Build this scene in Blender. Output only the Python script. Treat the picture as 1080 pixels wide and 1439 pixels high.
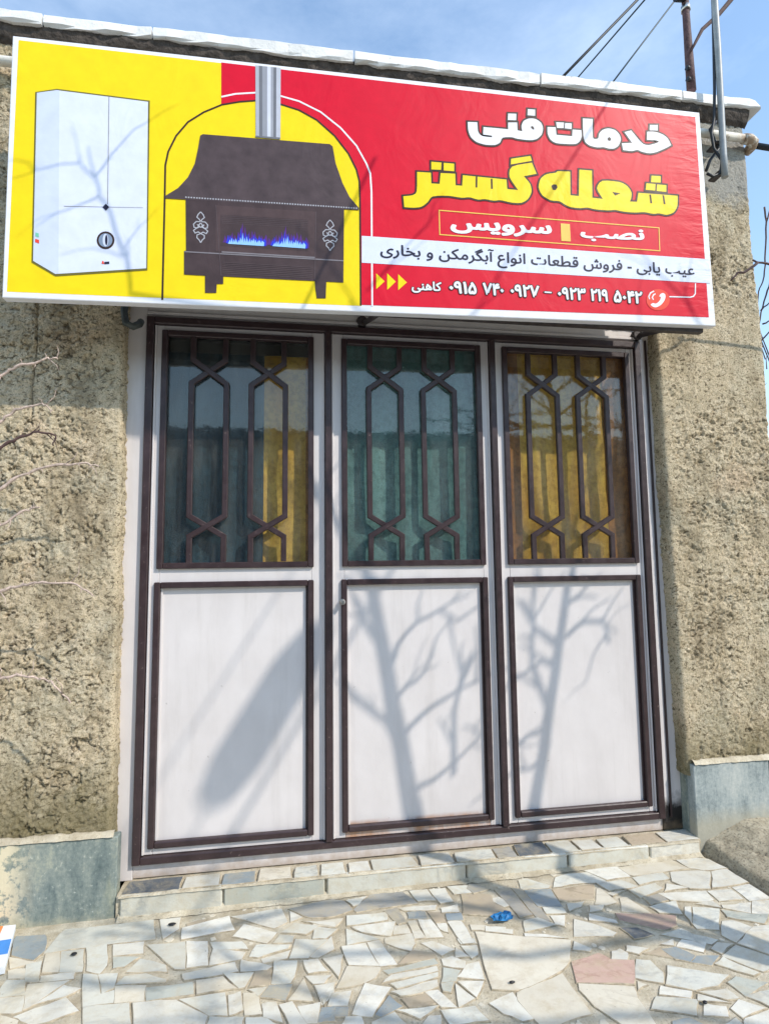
import bpy, bmesh, math, random
import numpy as np
from mathutils import Vector, Matrix

scene = bpy.context.scene
for o in list(bpy.data.objects):
    bpy.data.objects.remove(o)
COL = scene.collection
rad = math.radians

# ------------------------------------------------------------------ camera
CAM = dict(loc=(0.7036, -2.6537, 1.2811), r=(0.988407, -0.151383, -0.011605),
           u=(-0.002255, -0.091062, 0.995843), f=(0.15181, 0.984272, 0.090347))
cd = bpy.data.cameras.new('camera')
cam = bpy.data.objects.new('camera', cd)
COL.objects.link(cam)
_r, _u, _f, _l = CAM['r'], CAM['u'], CAM['f'], CAM['loc']
cam.matrix_world = Matrix(((_r[0], _u[0], -_f[0], _l[0]), (_r[1], _u[1], -_f[1], _l[1]),
                           (_r[2], _u[2], -_f[2], _l[2]), (0, 0, 0, 1)))
cd.sensor_fit = 'VERTICAL'
cd.sensor_height = 36.0
cd.lens = 36.0 * 780.0 / 1439.0
cd.clip_start = 0.02
cd.clip_end = 2000
scene.camera = cam

# ------------------------------------------------------------------ light
SUN = Vector((1.06, -1.0, 1.31)).normalized()          # towards the sun
SUN_EL = math.asin(SUN.z)
SUN_AZ = math.atan2(SUN.x, SUN.y)                        # clockwise from +Y
world = bpy.data.worlds.new('World')
scene.world = world
world.use_nodes = True
wn, wl = world.node_tree.nodes, world.node_tree.links
wn.clear()
w_out = wn.new('ShaderNodeOutputWorld')
w_bg = wn.new('ShaderNodeBackground')
w_bg.inputs['Strength'].default_value = 0.15
w_sky = wn.new('ShaderNodeTexSky')
w_sky.sky_type = 'NISHITA'
w_sky.sun_disc = False
w_sky.sun_elevation = SUN_EL
w_sky.sun_rotation = SUN_AZ
w_sky.altitude = 900
w_sky.air_density = 1.7
w_sky.dust_density = 0.5
w_sky.ozone_density = 2.2
w_tc = wn.new('ShaderNodeTexCoord')
w_map = wn.new('ShaderNodeMapping')
w_map.inputs['Scale'].default_value = (1.0, 1.0, 2.6)
w_noise = wn.new('ShaderNodeTexNoise')
w_noise.inputs['Scale'].default_value = 2.2
w_noise.inputs['Detail'].default_value = 7
w_noise.inputs['Roughness'].default_value = 0.62
w_ramp = wn.new('ShaderNodeValToRGB')
w_ramp.color_ramp.elements[0].position = 0.45
w_ramp.color_ramp.elements[1].position = 0.85
w_ramp.color_ramp.elements[0].color = (0, 0, 0, 1)
w_ramp.color_ramp.elements[1].color = (0.4, 0.4, 0.4, 1)
w_mix = wn.new('ShaderNodeMix')
w_mix.data_type = 'RGBA'
w_mix.inputs[7].default_value = (5.2, 5.9, 6.8, 1)
wl.new(w_tc.outputs['Generated'], w_map.inputs[0])
wl.new(w_map.outputs[0], w_noise.inputs['Vector'])
wl.new(w_noise.outputs['Fac'], w_ramp.inputs[0])
wl.new(w_ramp.outputs[0], w_mix.inputs[0])
wl.new(w_sky.outputs[0], w_mix.inputs[6])
wl.new(w_mix.outputs[2], w_bg.inputs['Color'])
wl.new(w_bg.outputs[0], w_out.inputs[0])

sd = bpy.data.lights.new('sun', 'SUN')
sd.energy = 2.3
sd.angle = rad(0.53)
sd.color = (1.0, 0.93, 0.83)
sun = bpy.data.objects.new('sun', sd)
COL.objects.link(sun)
sun.location = SUN * 30
sun.rotation_euler = SUN.to_track_quat('Z', 'Y').to_euler()

scene.view_settings.view_transform = 'Standard'
scene.view_settings.look = 'None'
scene.view_settings.exposure = 0.83
scene.view_settings.gamma = 1.0
scene.view_settings.use_curve_mapping = False
scene.render.engine = 'CYCLES'
scene.cycles.max_bounces = 8
scene.cycles.transparent_max_bounces = 12

# ------------------------------------------------------------------ data measured in metres
STONES=[('g',[(-0.38,-0.176),(-0.342,-0.272),(-0.251,-0.312),(-0.234,-0.268),(-0.255,-0.2),(-0.275,-0.17),(-0.378,-0.161)]),('n',[(-0.218,-0.191),(-0.228,-0.282),(-0.089,-0.274),(0.161,-0.273),(0.126,-0.155),(-0.204,-0.151)]),('w',[(0.193,-0.277),(0.239,-0.227),(0.231,-0.156),(0.154,-0.158)]),('n',[(-0.129,-0.396),(-0.053,-0.408),(-0.091,-0.286),(-0.168,-0.281)]),('c',[(-0.19,-0.386),(-0.137,-0.393),(-0.173,-0.291),(-0.217,-0.291)]),('n',[(-0.036,-0.406),(0.013,-0.428),(0.024,-0.391),(-0.013,-0.276),(-0.083,-0.277)]),('w',[(0.033,-0.342),(0.137,-0.348),(0.123,-0.284),(0.014,-0.281)]),('e',[(0.054,-0.41),(0.09,-0.408),(0.128,-0.369),(0.036,-0.352)]),('n',[(0.273,-0.455),(0.306,-0.461),(0.279,-0.316),(0.142,-0.305)]),('n',[(0.245,-0.463),(0.234,-0.43),(0.137,-0.38),(0.107,-0.437)]),('n',[(0.253,-0.511),(0.253,-0.501),(0.176,-0.461),(0.106,-0.463),(0.09,-0.497)]),('c',[(0.11,-0.58),(0.202,-0.59),(0.19,-0.52),(0.089,-0.507)]),('e',[(0.212,-0.59),(0.358,-0.588),(0.345,-0.535),(0.2,-0.531)]),('w',[(0.202,-0.695),(0.416,-0.734),(0.419,-0.688),(0.305,-0.605),(0.171,-0.594)]),('n',[(0.041,-0.655),(0.188,-0.682),(0.156,-0.589),(0.016,-0.585)]),('n',[(0.014,-0.58),(0.103,-0.578),(0.089,-0.523),(0.049,-0.533),(0.008,-0.44),(-0.039,-0.427)]),('n',[(0.055,-0.531),(0.084,-0.512),(0.076,-0.442),(0.013,-0.437)]),('w',[(-0.178,-0.435),(-0.069,-0.437),(-0.076,-0.409),(-0.186,-0.407)]),('n',[(-0.23,-0.422),(-0.183,-0.43),(-0.218,-0.328),(-0.263,-0.338)]),('c',[(-0.314,-0.344),(-0.228,-0.326),(-0.347,-0.281)]),('c',[(-0.295,-0.397),(-0.24,-0.407),(-0.261,-0.357),(-0.313,-0.359)]),('n',[(-0.298,-0.45),(-0.281,-0.484),(-0.202,-0.489),(-0.232,-0.417),(-0.296,-0.405)]),('w',[(-0.179,-0.554),(-0.154,-0.538),(-0.081,-0.449),(-0.212,-0.441)]),('w',[(-0.15,-0.541),(-0.068,-0.522),(-0.029,-0.491),(-0.088,-0.468)]),('w',[(-0.251,-0.557),(-0.199,-0.566),(-0.18,-0.562),(-0.202,-0.496),(-0.283,-0.491)]),('w',[(-0.163,-0.601),(-0.126,-0.625),(-0.076,-0.62),(0.002,-0.592),(-0.061,-0.525),(-0.192,-0.582)]),('c',[(-0.225,-0.61),(-0.169,-0.62),(-0.173,-0.6),(-0.247,-0.566)]),('n',[(0.426,-0.688),(0.481,-0.698),(0.462,-0.603),(0.32,-0.606)]),('w',[(0.49,-0.699),(0.528,-0.685),(0.513,-0.607),(0.477,-0.616)]),('c',[(0.539,-0.708),(0.589,-0.711),(0.572,-0.62),(0.526,-0.617)]),('e',[(0.209,-0.584),(0.361,-0.589),(0.352,-0.539),(0.196,-0.529)]),('c',[(0.372,-0.589),(0.496,-0.588),(0.445,-0.527),(0.359,-0.528)]),('w',[(0.318,-0.515),(0.495,-0.505),(0.479,-0.46),(0.305,-0.487)]),('n',[(0.508,-0.589),(0.524,-0.588),(0.548,-0.525),(0.447,-0.509)]),('t',[(0.542,-0.587),(0.606,-0.593),(0.607,-0.528),(0.557,-0.523)]),('w',[(0.506,-0.509),(0.594,-0.517),(0.609,-0.506),(0.503,-0.453)]),('n',[(0.616,-0.589),(0.677,-0.596),(0.689,-0.571),(0.699,-0.496),(0.619,-0.48)]),('g',[(0.584,-0.64),(0.661,-0.671),(0.682,-0.608),(0.609,-0.599)]),('n',[(0.574,-0.636),(0.597,-0.601),(0.543,-0.603)]),('w',[(0.393,-0.46),(0.501,-0.447),(0.511,-0.418),(0.393,-0.378)]),('w',[(0.314,-0.458),(0.385,-0.457),(0.362,-0.328),(0.287,-0.314)]),('n',[(0.394,-0.375),(0.516,-0.398),(0.494,-0.356),(0.378,-0.336)]),('n',[(0.53,-0.44),(0.561,-0.45),(0.666,-0.423),(0.673,-0.407),(0.55,-0.383)]),('w',[(0.581,-0.48),(0.664,-0.472),(0.673,-0.436),(0.574,-0.462)]),('n',[(0.674,-0.476),(0.739,-0.486),(0.812,-0.403),(0.695,-0.379)]),('w',[(0.75,-0.481),(0.777,-0.489),(0.834,-0.457),(0.828,-0.389)]),('w',[(0.741,-0.562),(0.804,-0.565),(0.773,-0.501),(0.724,-0.499)]),('w',[(0.755,-0.614),(0.791,-0.617),(0.815,-0.588),(0.732,-0.575)]),('c',[(0.674,-0.671),(0.749,-0.691),(0.722,-0.588)]),('w',[(0.781,-0.708),(0.82,-0.672),(0.826,-0.623),(0.761,-0.627)]),('w',[(0.597,-0.726),(0.655,-0.757),(0.632,-0.676),(0.589,-0.674)]),('w',[(0.68,-0.773),(0.731,-0.782),(0.684,-0.682),(0.645,-0.688)]),('w',[(0.734,-0.776),(0.761,-0.78),(0.775,-0.703),(0.705,-0.707)]),('g',[(0.767,-0.778),(0.817,-0.78),(0.82,-0.726),(0.78,-0.725)]),('n',[(0.424,-0.729),(0.531,-0.748),(0.534,-0.716),(0.485,-0.71),(0.428,-0.696)]),('n',[(0.547,-0.751),(0.647,-0.767),(0.601,-0.728),(0.544,-0.721)]),('w',[(0.264,-0.296),(0.457,-0.275),(0.426,-0.184),(0.254,-0.23)]),('w',[(0.61,-0.293),(0.66,-0.266),(0.634,-0.177),(0.437,-0.19)]),('w',[(0.458,-0.314),(0.587,-0.377),(0.62,-0.324),(0.492,-0.253)]),('t',[(0.275,-0.237),(0.331,-0.211),(0.331,-0.189),(0.266,-0.206)]),('b',[(0.728,-0.239),(0.764,-0.258),(0.849,-0.265),(0.922,-0.241),(0.894,-0.178),(0.848,-0.154),(0.67,-0.184)]),('w',[(0.675,-0.266),(0.717,-0.247),(0.671,-0.205)]),('n',[(0.643,-0.328),(0.734,-0.353),(0.779,-0.318),(0.686,-0.284)]),('n',[(0.613,-0.381),(0.68,-0.389),(0.687,-0.359),(0.634,-0.342)]),('w',[(0.79,-0.307),(0.845,-0.332),(0.846,-0.305),(0.724,-0.275)]),('w',[(0.931,-0.211),(0.955,-0.203),(0.991,-0.158),(0.905,-0.171)]),('b',[(0.931,-0.237),(0.94,-0.254),(1.195,-0.245),(1.147,-0.156),(1.01,-0.149)]),('c',[(0.762,-0.305),(0.845,-0.332),(0.878,-0.287),(0.768,-0.287)]),('n',[(0.76,-0.384),(0.807,-0.393),(0.851,-0.348),(0.77,-0.317)]),('n',[(0.895,-0.331),(1.053,-0.327),(1.058,-0.281),(0.899,-0.274)]),('w',[(0.946,-0.38),(1.051,-0.424),(1.081,-0.348),(0.916,-0.348)]),('b',[(1.094,-0.363),(1.127,-0.355),(1.105,-0.261),(1.053,-0.272)]),('w',[(1.133,-0.282),(1.256,-0.299),(1.268,-0.274),(1.117,-0.267)]),('w',[(1.201,-0.234),(1.274,-0.242),(1.255,-0.16),(1.18,-0.156)]),('w',[(1.29,-0.265),(1.342,-0.261),(1.333,-0.165),(1.266,-0.162)]),('g',[(1.139,-0.335),(1.211,-0.349),(1.212,-0.305),(1.141,-0.297)]),('w',[(1.279,-0.325),(1.347,-0.335),(1.356,-0.285),(1.282,-0.298)]),('w',[(1.139,-0.456),(1.179,-0.458),(1.161,-0.353),(1.133,-0.356)]),('w',[(1.184,-0.461),(1.246,-0.468),(1.223,-0.359),(1.177,-0.35)]),('w',[(1.066,-0.416),(1.128,-0.423),(1.124,-0.375),(1.078,-0.37)]),('n',[(1.363,-0.212),(1.443,-0.215),(1.435,-0.165),(1.349,-0.155)]),('b',[(1.428,-0.188),(1.445,-0.222),(1.518,-0.205),(1.45,-0.154)]),('t',[(1.362,-0.347),(1.468,-0.381),(1.537,-0.347),(1.504,-0.302),(1.51,-0.262),(1.508,-0.245),(1.391,-0.223)]),('w',[(1.539,-0.336),(1.573,-0.33),(1.539,-0.268),(1.5,-0.273)]),('w',[(1.31,-0.518),(1.351,-0.521),(1.339,-0.392),(1.288,-0.386)]),('g',[(1.29,-0.378),(1.347,-0.386),(1.352,-0.344),(1.294,-0.338)]),('t',[(1.242,-0.382),(1.279,-0.384),(1.271,-0.322),(1.224,-0.307)]),('w',[(1.247,-0.421),(1.27,-0.441),(1.277,-0.393),(1.244,-0.39)]),('n',[(0.886,-0.443),(1.005,-0.432),(0.89,-0.355)]),('w',[(1.028,-0.46),(1.113,-0.519),(1.133,-0.486),(1.133,-0.428),(1.032,-0.432)]),('c',[(1.366,-0.449),(1.42,-0.462),(1.425,-0.436),(1.369,-0.42)]),('w',[(1.427,-0.466),(1.486,-0.49),(1.497,-0.46),(1.433,-0.443)]),('c',[(1.352,-0.639),(1.342,-0.747),(1.406,-0.763),(1.463,-0.761),(1.609,-0.706),(1.654,-0.669),(1.706,-0.575),(1.469,-0.497),(1.376,-0.463)]),('w',[(0.883,-0.549),(0.986,-0.57),(0.952,-0.449),(0.865,-0.452)]),('w',[(0.991,-0.574),(1.048,-0.578),(1.005,-0.444),(0.962,-0.448)]),('w',[(0.84,-0.597),(0.851,-0.558),(0.864,-0.495),(0.794,-0.503)]),('c',[(0.832,-0.649),(0.915,-0.644),(0.966,-0.622),(0.988,-0.581),(0.876,-0.556)]),('e',[(1.013,-0.617),(1.192,-0.6),(1.186,-0.576),(1.0,-0.599)]),('w',[(1.184,-0.632),(1.183,-0.614),(1.022,-0.626),(0.992,-0.652)]),('n',[(1.032,-0.686),(1.177,-0.66),(1.18,-0.645),(1.015,-0.664)]),('w',[(1.037,-0.718),(1.109,-0.717),(1.167,-0.699),(1.17,-0.674),(1.011,-0.699)]),('w',[(1.217,-0.562),(1.27,-0.541),(1.202,-0.483),(1.161,-0.487)]),('t',[(1.057,-0.579),(1.193,-0.569),(1.193,-0.547),(1.119,-0.519)]),('w',[(1.211,-0.611),(1.278,-0.636),(1.29,-0.609),(1.252,-0.575),(1.212,-0.581)]),('e',[(1.184,-0.688),(1.232,-0.691),(1.259,-0.649),(1.207,-0.626)]),('e',[(1.181,-0.725),(1.202,-0.733),(1.223,-0.696),(1.182,-0.697)]),('w',[(1.244,-0.674),(1.328,-0.7),(1.336,-0.62),(1.29,-0.627)]),('w',[(1.278,-0.77),(1.321,-0.711),(1.241,-0.696)]),('w',[(1.213,-0.798),(1.27,-0.774),(1.228,-0.705)]),('w',[(1.158,-0.788),(1.203,-0.797),(1.162,-0.721),(1.121,-0.723)]),('t',[(1.056,-0.77),(1.137,-0.771),(1.117,-0.728),(1.041,-0.735)]),('n',[(1.08,-0.82),(1.146,-0.782),(1.015,-0.778)]),('w',[(0.875,-0.765),(0.933,-0.786),(1.009,-0.681),(0.929,-0.646)]),('g',[(0.947,-0.78),(0.961,-0.791),(1.033,-0.763),(1.0,-0.714)]),('w',[(0.787,-0.709),(0.826,-0.627),(0.761,-0.627)]),('w',[(0.801,-0.719),(0.86,-0.73),(0.878,-0.672),(0.819,-0.671)]),('g',[(0.769,-0.763),(0.856,-0.769),(0.861,-0.733),(0.801,-0.726)]),('w',[(0.837,-0.801),(0.902,-0.813),(0.898,-0.779),(0.852,-0.773)]),('n',[(0.929,-0.821),(1.032,-0.833),(1.006,-0.785),(0.932,-0.808)]),('n',[(1.167,-0.862),(1.286,-0.866),(1.262,-0.807),(1.154,-0.803)]),('w',[(1.264,-0.582),(1.307,-0.585),(1.277,-0.539)]),('n',[(1.303,-0.518),(1.357,-0.524),(1.356,-0.501),(1.298,-0.49)]),('n',[(1.319,-0.595),(1.345,-0.581),(1.354,-0.535),(1.3,-0.529)]),('w',[(1.136,-0.856),(1.144,-0.822),(1.109,-0.818),(1.083,-0.846)]),('w',[(1.343,-0.849),(1.389,-0.885),(1.424,-0.882),(1.401,-0.773),(1.313,-0.804)]),('c',[(1.407,-0.81),(1.438,-0.914),(1.496,-0.924),(1.501,-0.914),(1.609,-0.897),(1.599,-0.725),(1.417,-0.778)]),('c',[(1.622,-0.804),(1.636,-0.872),(1.686,-0.959),(1.781,-0.976),(1.787,-0.865),(1.802,-0.823),(1.632,-0.78)]),('p',[(1.63,-0.77),(1.81,-0.81),(1.874,-0.711),(1.798,-0.694),(1.772,-0.656),(1.658,-0.68)]),('w',[(1.804,-0.69),(1.855,-0.7),(1.874,-0.673),(1.859,-0.649),(1.825,-0.656)]),('n',[(1.834,-0.788),(1.908,-0.824),(1.936,-0.782),(1.93,-0.722),(1.888,-0.71)]),('n',[(1.915,-0.833),(1.991,-0.871),(2.077,-0.867),(2.145,-0.831),(2.064,-0.798),(1.975,-0.756)]),('w',[(1.695,-0.621),(1.746,-0.64),(1.758,-0.63),(1.718,-0.584)]),('n',[(1.653,-0.236),(1.773,-0.245),(1.787,-0.231),(1.711,-0.163),(1.669,-0.169)]),('n',[(1.8,-0.244),(1.943,-0.238),(2.045,-0.247),(2.009,-0.164),(1.905,-0.165),(1.839,-0.181)]),('w',[(2.052,-0.238),(2.164,-0.234),(2.153,-0.139),(1.992,-0.15)]),('t',[(1.777,-0.342),(1.916,-0.357),(1.98,-0.257),(1.785,-0.266)]),('g',[(1.674,-0.362),(1.771,-0.38),(1.776,-0.258),(1.664,-0.249)]),('b',[(1.577,-0.411),(1.629,-0.406),(1.608,-0.219),(1.543,-0.219)]),('b',[(1.646,-0.457),(1.682,-0.453),(1.658,-0.235),(1.619,-0.221)]),('c',[(1.911,-0.387),(1.948,-0.402),(2.002,-0.394),(1.987,-0.292),(1.972,-0.293)]),('c',[(1.991,-0.45),(2.094,-0.477),(2.062,-0.371),(2.031,-0.372)]),('n',[(2.018,-0.313),(2.15,-0.308),(2.11,-0.255),(1.994,-0.253)]),('w',[(2.012,-0.35),(2.089,-0.325),(1.999,-0.331)]),('r',[(1.952,-0.501),(2.077,-0.582),(2.145,-0.568),(2.181,-0.517),(2.108,-0.494),(1.961,-0.46)]),('w',[(1.836,-0.479),(1.931,-0.517),(1.934,-0.5),(1.855,-0.445)]),('w',[(1.732,-0.557),(1.873,-0.579),(1.895,-0.565),(1.847,-0.51),(1.78,-0.465)]),('d',[(1.944,-0.607),(2.023,-0.599),(1.99,-0.557),(1.929,-0.547)]),('n',[(1.788,-0.411),(1.843,-0.394),(1.873,-0.366),(1.798,-0.37)]),('w',[(1.695,-0.479),(1.722,-0.493),(1.754,-0.432),(1.698,-0.427)]),('n',[(1.691,-0.409),(1.766,-0.42),(1.768,-0.388),(1.692,-0.373)]),('w',[(1.417,-0.467),(1.509,-0.5),(1.518,-0.48),(1.426,-0.441)]),('w',[(1.552,-0.523),(1.697,-0.558),(1.627,-0.526),(1.555,-0.508)]),('n',[(1.564,-0.495),(1.692,-0.479),(1.643,-0.428),(1.581,-0.438)]),('w',[(1.863,-0.431),(1.915,-0.429),(1.938,-0.403),(1.884,-0.392)]),('w',[(2.466,-0.219),(2.515,-0.249),(2.627,-0.254),(2.602,-0.174),(2.509,-0.126),(2.451,-0.126)]),('c',[(2.168,-0.219),(2.182,-0.232),(2.367,-0.226),(2.458,-0.225),(2.43,-0.138),(2.155,-0.161)]),('n',[(2.169,-0.297),(2.242,-0.286),(2.319,-0.282),(2.32,-0.237),(2.172,-0.245)]),('w',[(2.322,-0.303),(2.361,-0.364),(2.438,-0.384),(2.528,-0.272),(2.485,-0.253),(2.36,-0.239)]),('w',[(2.458,-0.378),(2.553,-0.376),(2.634,-0.367),(2.623,-0.263),(2.541,-0.269)]),('w',[(2.247,-0.361),(2.356,-0.36),(2.284,-0.318)]),('n',[(2.116,-0.383),(2.247,-0.339),(2.238,-0.304),(2.103,-0.328)]),('b',[(2.131,-0.432),(2.215,-0.418),(2.204,-0.376),(2.129,-0.389)]),('w',[(2.226,-0.423),(2.33,-0.452),(2.398,-0.453),(2.412,-0.392),(2.208,-0.375)]),('n',[(2.131,-0.488),(2.211,-0.512),(2.244,-0.43),(2.117,-0.448)]),('w',[(2.417,-0.464),(2.518,-0.472),(2.521,-0.404),(2.418,-0.396)]),('w',[(2.537,-0.487),(2.62,-0.49),(2.634,-0.478),(2.628,-0.385),(2.542,-0.391)]),('w',[(2.386,-0.503),(2.388,-0.462),(2.315,-0.464)]),('n',[(2.214,-0.572),(2.21,-0.599),(2.285,-0.62),(2.375,-0.513),(2.283,-0.482)]),('w',[(2.223,-0.516),(2.208,-0.57),(2.275,-0.476),(2.254,-0.475)]),('w',[(2.401,-0.505),(2.48,-0.555),(2.531,-0.499),(2.408,-0.491)]),('w',[(2.484,-0.56),(2.547,-0.576),(2.621,-0.498),(2.543,-0.495)]),('e',[(2.373,-0.56),(2.479,-0.62),(2.536,-0.578),(2.482,-0.567),(2.382,-0.523)]),('w',[(2.274,-0.651),(2.295,-0.694),(2.415,-0.632),(2.377,-0.587),(2.335,-0.581)]),('w',[(2.297,-0.701),(2.362,-0.773),(2.489,-0.638),(2.423,-0.635)]),('n',[(2.193,-0.749),(2.273,-0.837),(2.308,-0.829),(2.353,-0.781),(2.281,-0.709)]),('n',[(2.126,-0.644),(2.199,-0.687),(2.235,-0.673),(2.169,-0.629),(2.148,-0.591),(2.058,-0.606)]),('w',[(2.141,-0.718),(2.185,-0.678),(2.111,-0.648),(2.071,-0.675)]),('w',[(2.199,-0.738),(2.271,-0.702),(2.226,-0.687),(2.182,-0.71)]),('g',[(2.024,-0.731),(2.063,-0.753),(2.098,-0.731),(2.062,-0.678),(2.007,-0.678)]),('g',[(2.067,-0.756),(2.122,-0.781),(2.181,-0.745),(2.105,-0.734)]),('n',[(2.227,-0.848),(2.25,-0.842),(2.218,-0.801),(2.192,-0.754),(2.141,-0.778)]),('w',[(2.061,-0.668),(2.08,-0.638),(2.024,-0.655)]),('t',[(2.017,-0.722),(2.008,-0.671),(1.933,-0.684)]),('w',[(1.878,-0.663),(1.911,-0.685),(1.959,-0.666),(1.894,-0.639)]),('w',[(1.868,-0.867),(1.951,-0.898),(1.972,-0.876),(1.892,-0.838)]),('n',[(1.807,-0.915),(1.925,-0.962),(1.969,-0.911),(1.849,-0.876)]),('w',[(2.063,-0.924),(2.101,-0.926),(2.093,-0.887),(2.001,-0.88)]),('w',[(1.97,-0.912),(2.056,-0.936),(1.988,-0.89)]),('w',[(1.948,-0.967),(2.015,-0.983),(2.037,-0.948),(1.981,-0.927)]),('w',[(2.056,-0.996),(2.151,-0.976),(2.099,-0.933),(2.048,-0.96)]),('e',[(2.132,-0.923),(2.246,-0.885),(2.165,-0.844),(2.12,-0.862)]),('n',[(2.172,-0.973),(2.225,-0.917),(2.135,-0.925)]),('w',[(2.041,-1.024),(2.112,-1.037),(2.16,-0.986),(2.06,-1.003)]),('w',[(2.036,-1.023),(2.035,-0.994),(1.981,-1.01)]),('c',[(1.815,-0.833),(1.848,-0.823),(1.83,-0.806)]),('g',[(1.832,-0.981),(1.919,-0.997),(1.897,-0.969),(1.837,-0.973)])]
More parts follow.
